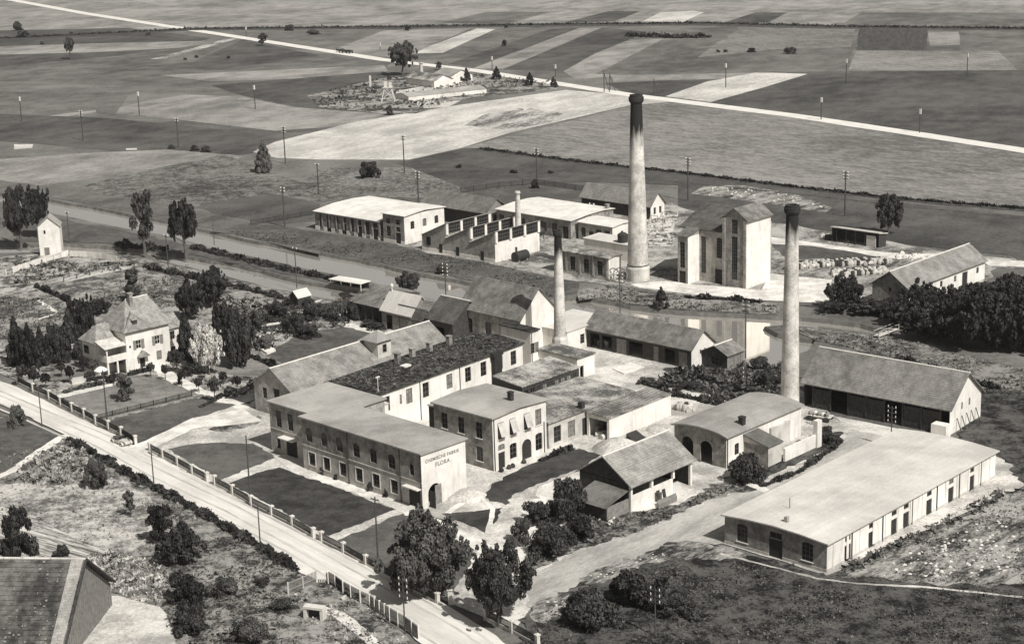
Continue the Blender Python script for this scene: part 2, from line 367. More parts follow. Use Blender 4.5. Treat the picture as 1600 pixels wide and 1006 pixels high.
ribbon('country_road', [(-60,-14),(130,21),(370,58),(600,94),(745,111),(985,149),(1240,181),(1400,205),(1590,234),(1700,252)], 7.0, G_roadf, 0.15, 12)
ribbon('farm_track', [(362,61),(340,68),(280,84),(245,93)], 7, G_stubd, 0.2, 8)
ribbon('ditch', [(740,233),(900,254),(1050,270),(1250,295),(1400,312),(1640,332)], 3.0, G_plow, .3, 4)  # flat dark strip standing in for the dark band at the crop edge
ribbon('ditch', [(640,262),(740,262),(810,270),(900,268),(1050,284),(1250,304),(1400,322),(1640,345)], 1.2, G_plow, .3, 4)
ribbon('railway_bank', [(-20,64),(300,47),(600,44),(900,40),(1100,39),(1300,43.5),(1640,47)], 9, G_plow, .6, 20)
# between the canals and round the factories
for nm, px, M, am in [
 ('meadow', [(75,338),(190,360),(300,384),(400,407),(470,421),(560,441),(600,452),(560,450),(440,428),(310,400),(180,383),(110,378),(70,378),(22,378),(22,322)], G_lawn, .4),
 ('canal_side', [(330,362),(400,374),(520,396),(640,420),(740,440),(860,464),(905,458),(905,440),(860,425),(780,412),(640,386),(490,362),(400,350)], G_lawn, .3),
 ('yard', [(497,340),(640,345),(700,345),(790,352),(990,330),(1050,318),(1130,345),(1220,350),(1480,395),(1640,410),(1640,422),(1560,418),(1540,440),(1380,480),(1290,470),(1290,476),(1200,468),(1050,460),(1000,452),(900,440),(770,414),(640,388)], G_yardd, .5),
 ('track', [(1200,370),(1260,378),(1330,388),(1420,398),(1480,398),(1470,404),(1400,405),(1300,393),(1200,380)], G_path, .4),
 ('meadow', [(1205,382),(1270,385),(1400,405),(1230,405)], G_lawn, .4),
 ('yard_gravel', [(1215,408),(1290,404),(1440,408),(1400,422),(1270,424),(1215,425)], G_rubb, .4),
 ('yard_gravel', [(1205,428),(1300,438),(1310,460),(1290,474),(1190,470),(1060,458),(1000,450),(985,445),(1040,440),(1190,455)], G_path, .3),
 ('track', [(1530,404),(1640,412),(1640,420),(1545,416)], G_path, .3),
 ('timber_yard', [(1010,334),(1060,330),(1052,360),(1055,385),(990,385),(1000,345)], mat('littered_yard', 0.03, 0.6, 0.4, big=0.1, contrast=1.8, fine=1.5), .4),
 ('canal_side', [(905,470),(935,466),(985,476),(1060,484),(1215,492),(1215,475),(1050,462),(1000,455),(955,446),(905,452)], G_rough, .25),
 ('canal_side', [(1222,510),(1285,514),(1360,524),(1400,527),(1640,590),(1640,640),(1535,610),(1400,560),(1275,533)], mat('spit_grass', 0.05, 0.26, 0.3, big=0.08, contrast=1.3, fine=1.5), .4),
 ('canal_side', [(1215,478),(1290,476),(1400,500),(1640,560),(1640,470),(1540,440),(1380,482)], G_roughd, .5),
 ('garden', [(22,400),(110,396),(190,402),(230,420),(200,440),(60,470),(-40,470),(-40,410)], G_gard, .4),
 ('garden', [(-40,468),(60,450),(200,420),(400,458),(440,470),(380,500),(300,560),(130,560),(-40,560)], mat('orchard_grass', 0.05, 0.34, 0.3, big=0.07, contrast=1.5, fine=1.5), .4),
 ('path', [(22,455),(70,440),(150,424),(220,412),(225,417),(150,431),(70,449),(22,464)], G_stubd, .2),
 ('canal_side', [(190,399),(300,420),(400,447),(520,470),(555,480),(555,500),(440,474),(300,440),(225,416)], G_rough, .3),
 ('garden', [(-40,545),(130,545),(300,540),(360,500),(440,470),(560,480),(600,520),(430,590),(410,640),(220,700),(50,605),(-40,570)], G_gard, .3),
 ('factory_yard', [(215,700),(330,640),(410,600),(600,520),(720,470),(905,505),(1000,520),(1100,580),(1240,600),(1300,650),(1500,690),(1600,730),(1600,760),(1292,900),(1130,850),(1090,845),(930,880),(830,950),(800,990),(720,950),(590,886),(500,838),(330,762)], G_yard, .2),
]: patch(nm, px, M, 3, am)
for nm, px, M, am in [
 ('lawn', [(400,575),(430,545),(470,520),(545,511),(590,520),(520,550),(430,590)], G_lawn, .15),
 ('path', [(540,500),(562,488),(572,492),(548,506),(600,520),(590,524),(535,510)], G_path, .1),
 ('lawn', [(330,560),(390,545),(440,568),(400,590),(340,586)], G_lawnl, .15),
 ('lawn', [(75,590),(105,562),(140,580),(120,600)], G_lawnl, .1),
 ('lawn', [(98,622),(176,603),(200,588),(238,586),(318,616),(298,622),(165,656),(150,650)], G_lawnl, .1),
 ('path', [(88,618),(140,605),(176,600),(176,604),(98,622)], G_path, .1),
 ('path', [(235,570),(262,560),(256,576),(330,614),(392,636),(380,642),(320,620),(250,592)], G_path, .15),
 ('lawn', [(168,658),(300,624),(368,634),(290,660),(240,692),(216,694)], G_lawn, .15),
 ('lawn', [(345,618),(395,600),(405,622),(390,632)], G_lawnd, .1),
 ('lawn', [(262,703),(300,695),(350,692),(396,694),(433,715),(345,751)], G_lawn, .12),
 ('weedy_ground', [(325,672),(370,652),(405,650),(400,665),(350,676)], G_rough, .3),
 ('lawn', [(358,756),(400,740),(437,731),(530,764),(618,797),(514,838)], G_lawnd, .12),
 ('lawn', [(527,845),(600,815),(640,800),(700,815),(742,850),(735,885),(700,935),(590,890)], G_lawn, .15),
 ('lawn', [(690,804),(740,800),(786,794),(762,834)], G_lawnd, .12),
 ('lawn', [(755,778),(768,757),(800,740),(850,715),(905,702),(942,710),(900,735),(848,755),(800,775),(790,790)], G_lawnd, .2),
 ('weedy_ground', [(1020,600),(1060,578),(1130,570),(1220,575),(1225,630),(1160,640),(1110,618)], G_roughd, .3),
 ('weedy_ground', [(1090,590),(1060,565),(1090,560),(1165,570),(1165,600)], G_roughd, .3),
 ('driveway', [(826,950),(820,905),(900,862),(1000,832),(1100,785),(1190,755),(1320,690),(1330,672),(1420,690),(1300,760),(1130,850),(1060,846),(960,890),(900,918)], G_yardg, .25),
 ('weedy_ground', [(805,900),(860,840),(900,800),(985,800),(1060,790),(1140,745),(1200,760),(1100,785),(1000,832),(900,862),(830,893)], G_rough, .3),
 ('weedy_ground', [(1150,748),(1260,700),(1280,680),(1315,675),(1318,690),(1190,752)], G_roughd, .2),
 ('concrete_slab', [(1152,753),(1166,750),(1203,766),(1194,771)], G_path, .05),
 ('path', [(800,835),(770,870),(745,885),(730,925),(800,905),(830,870),(850,820),(900,760),(880,748),(850,758)], G_path, .3),
 ('rough_ground', [(800,1030),(830,950),(905,918),(960,892),(1060,848),(1130,856),(1292,902),(1420,850),(1600,760),(1700,760),(1700,1040)], G_roughd, .4),
 ('gravel_ground', [(905,905),(960,880),(1060,846),(1130,855),(1180,870),(1100,876),(1010,880),(960,905),(900,918)], G_rubb, .4),
 ('gravel_ground', [(830,950),(850,935),(890,930),(885,945),(870,965),(835,972)], G_rubb, .4),
 ('rubble_ground', [(1310,905),(1400,855),(1600,765),(1640,770),(1640,915),(1500,912)], G_rubb, .5),
('rough_ground', [(1500,640),(1545,600),(1700,640),(1700,780),(1600,760),(1570,720),(1500,690)], G_roughd, .3),
 ('garden_bed', [(395,500),(440,492),(470,500),(430,514)], G_lawnd, .15), ('garden_bed', [(480,478),(545,470),(560,484),(500,492)], G_lawnd, .15), ('garden_bed', [(350,505),(390,497),(400,510),(362,520)], G_lawn, .15),
]: patch(nm, px, M, .9, am*1.25)
ribbon('footpath', [(1125,866),(1170,878),(1230,893),(1275,905),(1340,913),(1440,918),(1540,928),(1640,940)], 0.45, G_yard, .1, 1)
ribbon('footpath', [(437,712),(470,738),(530,757),(620,790),(665,812),(740,848),(770,866)], [2.2,2.2,2.2,2.2,2.4,2.8,3], G_path, .12, 1)
ribbon('footpath', [(745,760),(752,780),(770,797),(762,835)], 0.7, G_path, .08, 1)
ribbon('footpath', [(700,803),(745,770),(770,750)], 1.0, G_path, .08, 1)
for px, wd in (([(330,520),(395,513),(470,500),(545,492)], 1.4), ([(385,497),(440,484),(480,476)], 1.2), ([(380,545),(400,530),(440,515)], 1.3), ([(470,500),(480,480),(500,470)], 1.0), ([(60,470),(90,490),(60,500)], .8), ([(400,560),(372,545),(360,540)], 1.0)): ribbon('path', px, wd, G_path, .15, 1)
# the road in the foreground and what lies on its near side
patch('field', [(-60,650),(22,652),(90,680),(140,708),(250,766),(360,828),(470,898),(530,910),(640,1000),(640,1100),(-100,1100)], G_rough, 2, .3)
patch('meadow', [(-40,655),(22,655),(60,665),(92,683),(40,715),(22,735),(-40,760)], G_lawn, 2, .2)
patch('mown_meadow', [(-40,755),(110,760),(190,745),(250,790),(230,850),(200,870),(140,850),(22,800),(-40,790)], mat('dry_meadow', 0.10, 0.52, 0.4, big=0.08, contrast=1.2, fine=2.5), 2, .3)
patch('vegetable_plot', [(22,790),(130,850),(180,868),(100,880),(-30,875),(-40,800)], mat('crop_rows', 0.08, 0.62, 0.7, detail=4, stretch=(-35, .12, 1.6), contrast=1.3, fine=3), 2, .2)
patch('courtyard', [(150,935),(185,932),(250,950),(275,985),(290,1100),(80,1100)], G_yard, 2, .15)
patch('cabbage_plot', [(135,872),(170,866),(240,880),(275,915),(250,950),(185,930),(150,905)], mat('cabbage_soil', 0.05, 0.3, 0.9), 2, .15)
ribbon('farm_track', [(-30,760),(22,735),(60,708),(102,681)], 1.6, G_path, .1, 1)
patch('main_road', [(-60,575),(22,604),(60,622),(215,700),(340,764),(500,847),(600,898),(700,948),(760,985),(900,1080),(760,1100),(640,990),(515,910),(470,897),(435,866),(360,823),(250,764),(140,706),(90,675),(22,641),(-60,610)], G_road, 2, .15)
for k, off in enumerate((-2.6, -1.0, 1.2, 2.7)):
    c_ = [G(*p) for p in ((-40,610),(60,652),(150,690),(250,745),(360,798),(470,855),(600,930),(700,990),(800,1060))]
    LAYER[0] += 1; d_ = (c_[-1]-c_[0]).normalized(); n_ = Vector((-d_.y, d_.x, 0)); Lp = [p+n_*(off+.22+.25*math.sin(i*1.7+k)) for i, p in enumerate(c_)]; Rp = [p+n_*(off-.22+.25*math.sin(i*1.7+k)) for i, p in enumerate(c_)]
    sheet('wheel_track', rough_edge(Lp+Rp[::-1], 2, .05, 900+k), .0016*LAYER[0], mat('wheel_track_gravel', .36, .62, .5, fine=4, stretch=(-50, .1, 1.5)))
patch('gate_apron', [(200,700),(228,690),(300,655),(380,640),(412,660),(300,672),(265,690),(236,705),(225,712)], G_path, 2, .15)

# ------------------------------------------------------------------ buildings
def site(F, L, Rr, H, ov=0.35, ang=None):
    O, A, B = G(*F, H), G(*L, H), G(*Rr, H)
    ly, lx = (A-O).length, (B-O).length
    if ang is None:
        ay = math.degrees(math.atan2((A-O).y, (A-O).x))-90; ax = math.degrees(math.atan2((B-O).y, (B-O).x)); ang = (ay*ly+ax*lx)/(lx+ly)
    X = Vector((math.cos(R(ang)), math.sin(R(ang)), 0)); Y = Vector((-X.y, X.x, 0))
    lx = (B-O).dot(X); ly = (A-O).dot(Y)
    o = O+(X+Y)*ov; o.z = 0
    return dict(o=o, ang=R(ang), lx=lx-2*ov, ly=ly-2*ov, H=H, ov=ov)
WIN = {}
def win_mesh(w_, h, arched, bars, light=False):
    k = (round(w_, 2), round(h, 2), arched, bars, light)
    if k in WIN: return WIN[k]
    b = MB(); t = 0.07; d0, d1 = -0.03, 0.05
    for x0, x1, z0, z1 in ((-w_/2, -w_/2+t, 0, h), (w_/2-t, w_/2, 0, h), (-w_/2+t, w_/2-t, 0, t), (-w_/2+t, w_/2-t, h-t, h)): b.box(x0, x1, d0, d1, z0, z1)
    nx, nz = bars
    for i in range(1, nx): x = -w_/2+w_*i/nx; b.box(x-.03, x+.03, d0+.01, d1-.01, t, h-t)
    for i in range(1, nz): z = h*i/nz; b.box(-w_/2+t, w_/2-t, d0+.015, d1-.015, z-.03, z+.03)
    p = MB(); p.face([(-w_/2+.02, .02, .02), (w_/2-.02, .02, .02), (w_/2-.02, .02, h-.02), (-w_/2+.02, .02, h-.02)])
    WIN[k] = (b.mesh('window', M_wframe if light else M_frame), p.mesh('pane', M_glass)); return WIN[k]
PALE = {}
def pale_pane(pm):
    if pm.name not in PALE: q = pm.copy(); q.materials.clear(); q.materials.append(mat('curtained_glass', 0.12, 0.3, 1.5, rough=.3)); PALE[pm.name] = q
    return PALE[pm.name]
DOORS = {}
def door_mesh(w_, h, M):
    k = (round(w_, 2), round(h, 2), M.name)
    if k in DOORS: return DOORS[k]
    b = MB(); n = max(2, int(w_/0.3))
    for i in range(n): x0 = -w_/2+w_*i/n; b.box(x0+.012, x0+w_/n-.012, -.02, .04, 0, h)
    for z in (.25*h, .8*h): b.box(-w_/2+.03, w_/2-.03, -.05, -.021, z-.07, z+.07)
    DOORS[k] = b.mesh('door', M); return DOORS[k]
SILL = {}
class Bld:
    def __init__(s, name, label, cat, st, wall, plinth=None):
        s.__dict__.update(st); s.t = thing(name, label, cat, s.o, s.ang); s.wall = wall; s.ops = {k: [] for k in 'LRBK'}; s.plinth = plinth; s.wm = {}
        s.sides = {'L': ((0, 0, 0), (0, 1, 0), (-1, 0, 0), s.ly), 'R': ((0, 0, 0), (1, 0, 0), (0, -1, 0), s.lx),
                   'B': ((0, s.ly, 0), (1, 0, 0), (0, 1, 0), s.lx), 'K': ((s.lx, 0, 0), (0, 1, 0), (1, 0, 0), s.ly)}
        s.skip = ''
    def op(s, side, c, z0, w_, h, kind='w', bars=(2, 3), sill=False, light=False, surround=False):
        s.ops[side].append((c, z0, w_, h, kind, bars, sill, light, surround)); return s
    def row(s, side, cs, *a, **k):
        for c in cs: s.op(side, c, *a, **k)
        return s
    def walls(s):
        for side, (o, d, nrm, L) in s.sides.items():
            if side in s.skip: continue
            o = Vector(o); d = Vector(d); nrm = Vector(nrm); b = MB(); ops = s.ops[side]
            H = s.H
            flip = (d.cross(Vector((0, 0, 1)))).dot(nrm) < 0
            def F(pts): b.face(pts[::-1] if flip else pts)
            P = lambda a, z, dep=0: o+d*a+Vector((0, 0, z))-nrm*dep
            xs = sorted({0, L, *[c-w_/2 for c, _, w_, *_ in ops], *[c+w_/2 for c, _, w_, *_ in ops]})
            wmat = s.wm.get(side, s.wall); split = wmat[0] if isinstance(wmat, tuple) else None
            zs = sorted({0, H, *([split] if split else []), *[z0 for _, z0, *_ in ops], *[z0+h for _, z0, _, h, *_ in ops]})
            xs = [x for x in xs if 0 <= x <= L]; zs = [z for z in zs if 0 <= z <= H]
            for i in range(len(xs)-1):
                for j in range(len(zs)-1):
                    cx, cz = (xs[i]+xs[i+1])/2, (zs[j]+zs[j+1])/2
                    if any(abs(cx-c) < w_/2 and z0 < cz < z0+h for c, z0, w_, h, *_ in ops): continue
                    F([P(xs[i], zs[j]), P(xs[i+1], zs[j]), P(xs[i+1], zs[j+1]), P(xs[i], zs[j+1])])
                    if split and cz < split: b.m[-1] = 1
            D = 0.22
            for c, z0, w_, h, kind, bars, sill, light, sur in ops:
                a0, a1, z1 = c-w_/2, c+w_/2, z0+h
                F([P(a0, z0), P(a0, z1), P(a0, z1, D), P(a0, z0, D)]); F([P(a1, z1), P(a1, z0), P(a1, z0, D), P(a1, z1, D)])
                F([P(a0, z1), P(a1, z1), P(a1, z1, D), P(a0, z1, D)]); F([P(a1, z0), P(a0, z0), P(a0, z0, D), P(a1, z0, D)])
                if kind in ('a', 'da', 'oa', 'wa'):                # spandrels of the arch, flush with the wall
                    rise = min(w_/2, h*.45) if kind != 'wa' else w_*.18
                    for sg in (-1, 1):
                        pts = [P(c+sg*w_/2, z1-rise)]+[P(c+sg*w_/2*math.cos(t*math.pi/8), z1-rise+rise*math.sin(t*math.pi/8)) for t in range(1, 5)]+[P(c+sg*w_/2, z1)]
                        pp = pts if sg > 0 else pts[::-1]
                        F(pp)
                rz = math.atan2(d.y, d.x)
                loc = P(c, z0, 0.13)
                if kind in ('w', 'a', 'wa'):
                    fm, pm = win_mesh(w_, h, kind != 'w', bars, light); f = link('window', fm, s.t, loc, rz); link('pane', pm if side == 'L' or random.random() > .3 else pale_pane(pm), f)
                    if sill:
                        kk = ('s', round(w_, 2))
                        if kk not in SILL: q = MB(); q.box(-w_/2-.1, w_/2+.1, -.12, .12, 0, .1); SILL[kk] = q.mesh('sill', M_wframe)
                        link('sill', SILL[kk], f, (0, 0 if not flip else 0, 0)).location = Vector((0, (-.13 if not flip else .13), -.1))
                    if sur:
                        q = MB(); e = 0.12
                        for x0, x1, y0, y1 in ((-w_/2-e, -w_/2, -e, h+e), (w_/2, w_/2+e, -e, h+e), (-w_/2, w_/2, -e, 0), (-w_/2, w_/2, h, h+e)): q.box(x0, x1, -.04, .06, y0, y1)
                        g = q.build('surround', M_wframe, f); g.location = (0, (-.13 if not flip else .13), 0)
                elif kind in ('d', 'da'):
                    link('door', door_mesh(w_, h, M_door), s.t, loc, rz)
                elif kind == 'dl': link('door', door_mesh(w_, h, M_gwood), s.t, loc, rz)
            b.build('wall', [wmat[1], wmat[2]] if split else wmat, s.t)
            if s.plinth:
                ph, pm = s.plinth; q = MB(); ds = [(c-w_/2, c+w_/2) for c, z0, w_, h, *_ in ops if z0 < ph]
                edges = [0]+[v for a in sorted(ds) for v in a]+[L]
                for k in range(0, len(edges)-1, 2):
                    if edges[k+1]-edges[k] < .1: continue
                    A_, B_ = P(edges[k], 0, -.06), P(edges[k+1], 0, .02)
                    q.box(min(A_.x, B_.x), max(A_.x, B_.x), min(A_.y, B_.y), max(A_.y, B_.y), 0, ph)
                if q.v: q.build('plinth', pm, s.t)
        return s
    def roof(s, axis, prof, M, th=0.14, ov=None, ovg=None, tiles=False, ridge=False, gmat=None, zoff=0.0):
        """prof: (fraction across, height above the eave); axis 'x' or 'y' = direction of the ridge"""
        ov = s.ov if ov is None else ov; ovg = s.ov if ovg is None else ovg
        W = s.ly if axis == 'x' else s.lx; Ln = s.lx if axis == 'x' else s.ly
        pr = [(f*W, z+s.H) for f, z in prof]
        def T(t, a, z): return (a, t, z) if axis == 'x' else (t, a, z)
        (t0, z0), (t1, z1) = pr[0], pr[1]; k = (z1-z0)/(t1-t0) if t1 != t0 else 0
        (u0, y0), (u1, y1) = pr[-1], pr[-2]; k2 = (y1-y0)/(u1-u0) if u1 != u0 else 0
        ext = [(t0-ov, z0-k*ov)]+pr[1:-1]+[(u0+ov, y0+k2*ov)]
        if len(prof) == 2: ext = [(t0-ov, z0-k*ov), (u0+ov, y0+k2*ov)]
        if tiles:                                                  # stepped courses
            e2 = []
            for i in range(len(ext)-1):
                a, c = ext[i], ext[i+1]; n = max(2, int(math.hypot(c[0]-a[0], c[1]-a[1])/0.42)); up_ = c[1] > a[1]
                for j in range(n):
                    f0, f1 = j/n, (j+1)/n
                    p0 = (a[0]+(c[0]-a[0])*f0, a[1]+(c[1]-a[1])*f0); p1 = (a[0]+(c[0]-a[0])*f1, a[1]+(c[1]-a[1])*f1)
                    if up_: e2 += [(p0[0], p0[1]+.05), (p1[0], p1[1])]
                    else: e2 += [(p0[0], p0[1]), (p1[0], p1[1]+.05)]
            top = e2
        else: top = ext
        b = MB(); a0, a1 = -ovg, Ln+ovg
        tp = [(t, z+th+zoff) for t, z in top]; bt = [(t, z+.003+zoff) for t, z in ext]
        fl = axis == 'y'
        def F(p): b.face(p if not fl else p[::-1])
        for i in range(len(tp)-1):
            F([T(tp[i][0], a0, tp[i][1]), T(tp[i][0], a1, tp[i][1]), T(tp[i+1][0], a1, tp[i+1][1]), T(tp[i+1][0], a0, tp[i+1][1])][::-1] if False else [T(tp[i][0], a0, tp[i][1]), T(tp[i][0], a1, tp[i][1]), T(tp[i+1][0], a1, tp[i+1][1]), T(tp[i+1][0], a0, tp[i+1][1])])
        for i in range(len(bt)-1):
            F([T(bt[i][0], a0, bt[i][1]), T(bt[i+1][0], a0, bt[i+1][1]), T(bt[i+1][0], a1, bt[i+1][1]), T(bt[i][0], a1, bt[i][1])])
        for e_ in (0, -1): F([T(bt[e_][0], a0, bt[e_][1]), T(bt[e_][0], a1, bt[e_][1]), T(tp[e_][0], a1, tp[e_][1]), T(tp[e_][0], a0, tp[e_][1])])
        for a in (a0, a1):                                          # gable edges, one quad per straight run
            for i in range(len(ext)-1):
                p, q = ext[i], ext[i+1]
                F([T(p[0], a, p[1]+.003+zoff), T(q[0], a, q[1]+.003+zoff), T(q[0], a, q[1]+th+.02+zoff), T(p[0], a, p[1]+th+.02+zoff)])
        ro = b.build('roof', M, s.t)
        for a in (0, Ln):
            g = MB()
            pts = [T(0, a, s.H)]+[T(t, a, z+zoff) for t, z in pr]+[T(W, a, s.H)]
            cl = []
            for p in pts:
                if not cl or (Vector(p)-Vector(cl[-1])).length > 1e-3: cl.append(p)
            if len(cl) > 2: g.face(cl)
            if g.v: g.build('gable', gmat or s.wall, s.t)
        for t, z in (pr[0], pr[-1]):
            if z+zoff > s.H+.05: g = MB(); g.face([T(t, 0, s.H), T(t, Ln, s.H), T(t, Ln, z+zoff), T(t, 0, z+zoff)]); g.build('upper_wall', gmat or s.wall, s.t)
        if ridge and len(prof) > 2:
            i = max(range(len(pr)), key=lambda j: pr[j][1]); t, z = pr[i]; q = MB(); n = int((a1-a0)/.45)
            for j in range(n):
                c0 = a0+(a1-a0)*j/n; c1 = a0+(a1-a0)*(j+1)/n
                q.bar(T(t, c0, z+th), T(t, c1, z+th), .17, 6, .13)
            q.build('ridge_tiles', M_wframe if ridge == 'w' else M_gwood, ro)
        s.ro = ro; s.ztop = lambda f: None
        return s
    def chim(s, x, y, z, w_=0.6, h=1.4, M=None):
        q = MB(); q.box(x-w_/2, x+w_/2, y-w_/2, y+w_/2, z-.6, z+h); q.box(x-w_/2-.08, x+w_/2+.08, y-w_/2-.08, y+w_/2+.08, z+h, z+h+.15)
        q.build('chimney', M or M_brick, s.t); return s
    def pipe(s, *pts):
        for side, a, z in pts:
            o, d, nrm, L = s.sides[side]; p = Vector(o)+Vector(d)*a+Vector(nrm)*.1; q = MB(); q.bar((p.x, p.y, .1), (p.x, p.y, z), .07, 6); q.build('downpipe', M_iron, s.t)
        return s
def even(n, a, b): return [a+(b-a)*(i+.5)/n for i in range(n)]
def frame_box(b, x0, x1, y0, y1, z0, z1): b.box(x0, x1, y0, y1, z0, z1)
VAULT = lambda h: [(0, 0), (.12, h*.45), (.28, h*.8), (.5, h), (.72, h*.8), (.88, h*.45), (1, 0)]
GAB = lambda h: [(0, 0), (.5, h), (1, 0)]

# --- company hall with the lettering
h = Bld('factory_hall', 'two-storey hall by the road with CHEMISCHE FABRIK FLORA painted on its white gable wall', 'factory building', site((657,712),(466,652),(731,686),8.2, .3), M_brickl)
M_low = mat('pale_lower_brick', 0.34, 0.58, 1.2, streak=True, big=0.2, fine=5, contrast=.7)
h.wm['R'] = M_white; h.wm['L'] = (3.97, M_brick, M_low)
K = h.ly/26.2
for a in (24.5, 21, 17.6, 13.8, 10.1, 6.2): h.op('L', a*K, 4.7, 1.45, 2.2, 'a', (2, 3))
h.op('L', 2*K, 4.7, .9, 1.7, 'a', (1, 2))
for a in (24.1, 20.7, 17, 13.4, 9.7, 5.8): h.op('L', a*K, 1.1, 1.5, 2.0, 'w', (2, 2), surround=True)
h.op('L', 1.6*K, .05, 2.4, 2.7, 'd')
h.op('R', 2.4, .02, 2.6, 3.3, 'oa')
h.walls().roof('y', [(0, 0), (1, 0)], M_tar, th=.22)
b = MB(); b.box(-.9, -.02, .1, 3.3, 3.0, 3.16); b.build('awning', M_wframe, h.t)
b = MB(); b.box(-.07, -.004, 0, h.ly, 3.9, 4.05); b.build('string_course', M_cream, h.t)
h.pipe(('L', 4.4*K, 8.1), ('L', 15.7*K, 8.1), ('L', .15, 8.1))
b = MB(); b.box(2.4, 3.62, -.06, .0, 0.05, 3.0); o = b.build('door', M_gwood, h.t)
b = MB(); b.box(1.3, 1.36, -1.25, -.02, .05, 2.6); b.build('door', M_door, h.t)
def text(body, size, x, z, parent, M, y=-.03):
    c = bpy.data.curves.new('lettering', 'FONT'); c.body = body; c.size = size; c.extrude = .015; c.align_x = 'CENTER'; c.materials.append(M); c.space_character = 1.12
    c.offset = .012
    o = bpy.data.objects.new('lettering_curve', c); COL.objects.link(o); bpy.context.view_layer.update()
    me = bpy.data.meshes.new_from_object(o.evaluated_get(bpy.context.evaluated_depsgraph_get())); bpy.data.objects.remove(o)
    if not me.materials: me.materials.append(M)
    o = link('lettering', me, parent, (x, y, z)); o.rotation_euler = (R(90), 0, 0); o['kind'] = 'stuff'; return o
M_let = mat('lettering_paint', 0.16, 0.3, 3)
text('CHEMISCHE FABRIK', .68, h.lx*.47, 6.75, h.t, M_let); text('FLORA', .85, h.lx*.47, 5.75, h.t, M_let)

# --- office wing left of it
h = Bld('office_wing', 'two-storey brick wing behind the left end of the lettered hall', 'factory building', site((507,655),(421,626),(588,619),8.0, .3, 46), M_brickl); h.wm['L'] = (3.87, M_brickl, M_low)
h.row('L', [h.ly-2.2, h.ly-5.0], 4.3, 1.3, 2.7, 'w', (2, 3)); h.op('L', h.ly-1.8, .8, .9, 1.9, 'a', (1, 2)); h.op('L', h.ly-5.0, .05, 2.6, 2.9, 'd')
h.walls().roof('y', [(0, 0), (1, 0)], M_tar, th=.2)
b = MB(); b.box(-1.3, -.02, h.ly-6.8, h.ly-3.2, 3.1, 3.25); b.build('awning', M_wframe, h.t)
b = MB(); b.box(-.07, -.004, 0, h.ly, 3.8, 3.95); b.build('string_course', M_cream, h.t)

# --- long barn-like building with a roof lantern
h = Bld('long_workshop', 'long gabled workshop with plain grey roof and a hipped roof turret', 'workshop', site((455,614),(397,595),(697,534),5.0, .4, 47.5), M_brickl)
h.ly = max(h.ly, 9.2)
h.op('L', h.ly*.72, 2.6, 1.1, 1.9, 'w').op('L', h.ly*.40, 2.2, 1.5, 2.6, 'd').row('L', [h.ly*.25], .1, 1.5, 2.3, 'd')
h.walls().roof('x', GAB(3.1), tilemat('workshop_tiles', 0.18, 0.32, 0), th=.16, ridge='w', tiles=True)
tx = h.lx*.60; b = MB(); b.box(tx-1.6, tx+1.6, .8, 4.2, 5.0, 8.7); tu = b.build('turret', M_cream, h.t)
b = MB(); e = 2.2; z = 8.7; cy_ = 2.5
c4 = [(tx-e, cy_-2.2, z), (tx+e, cy_-2.2, z), (tx+e, cy_+2.2, z), (tx-e, cy_+2.2, z)]; r1, r2 = (tx-.05, cy_-.3, z+1.4), (tx+.05, cy_+.3, z+1.4)
b.face([c4[0], c4[1], r1]); b.face([c4[1], c4[2], r2, r1]); b.face([c4[2], c4[3], r2]); b.face([c4[3], c4[0], r1, r2]); b.face(c4[::-1]); b.build('turret_roof', M_tar, h.t)
fm, pm = win_mesh(.9, 1.4, False, (1, 2)); f = link('window', fm, h.t, (tx, .76, 6.6)); link('pane', pm, f)

# --- long white hall with mossy roof
h = Bld('long_hall', 'long white hall with dark mossy flat roof running back from the office wing', 'factory building', site((590,619),(512,597),(832,539),6.8, .3, 50), M_white)
h.row('R', [h.lx*f for f in (.055, .20, .31, .47, .60, .71, .83, .93)], 3.6, 1.5, 2.5, 'w', (2, 3))
h.op('R', h.lx*.145, 4.0, .5, 1.6, 'w', (1, 2))
h.walls().roof('x', [(0, 0), (.5, .5), (1, 0)], M_tard, th=.22)
for f in (.40, .50, .62, .76): h.chim(h.lx*f, h.ly*.80, 7.2, .8, 1.5)
b = MB(); b.box(h.lx*.33, h.lx*.33+1.6, h.ly*.45, h.ly*.45+1.2, 7.2, 7.75); b.build('skylight', M_wframe, h.t)
b = MB(); b.bar((.6, .4, 7.0), (.6, .4, 9.6), .06); b.box(.2, 1.0, .32, .48, 9.5, 9.7); b.build('roof_mast', M_wframe, h.t)
h.pipe(('R', h.lx*.27, 6.7), ('R', h.lx*.54, 6.7))
b = MB(); b.box(h.lx*.765, h.lx*.815, -.9, -.01, .1, 6.6); b.box(h.lx*.755, h.lx*.825, -1.0, -.01, 6.6, 7.2); b.build('flue', M_soot, h.t)
LH = h
q = MB()                                                            # moss cushions and ballast on the roof
n = 5200; C = np.column_stack([rng.uniform(0, h.lx, n), rng.uniform(0, h.ly, n), np.zeros(n)]); C[:, 2] = 7.04+.5*(1-np.abs(C[:, 1]/h.ly-.5)*2)
A_ = rng.normal(0, .10, (n, 3)); B_ = rng.normal(0, .10, (n, 3)); A_[:, 2] *= .5; B_[:, 2] *= .5
mo = link('moss', quads('moss', C+np.array([0, 0, .05]), A_, B_, leafmat('moss_leaves', 0.015, 0.13, 0)), h.t); mo['kind'] = 'stuff'
h = Bld('end_block', 'white end block of the mossy roofed hall beside the middle chimney', 'factory building', site((829,520),(800,503),(858,518),7.6, .25, 47), M_white)
h.row('R', even(2, 0, h.lx), 3.6, 1.0, 1.9); h.walls().roof('x', [(0, 0), (1, .15)], M_tard, th=.2); h.pipe(('R', .2, 7.4))

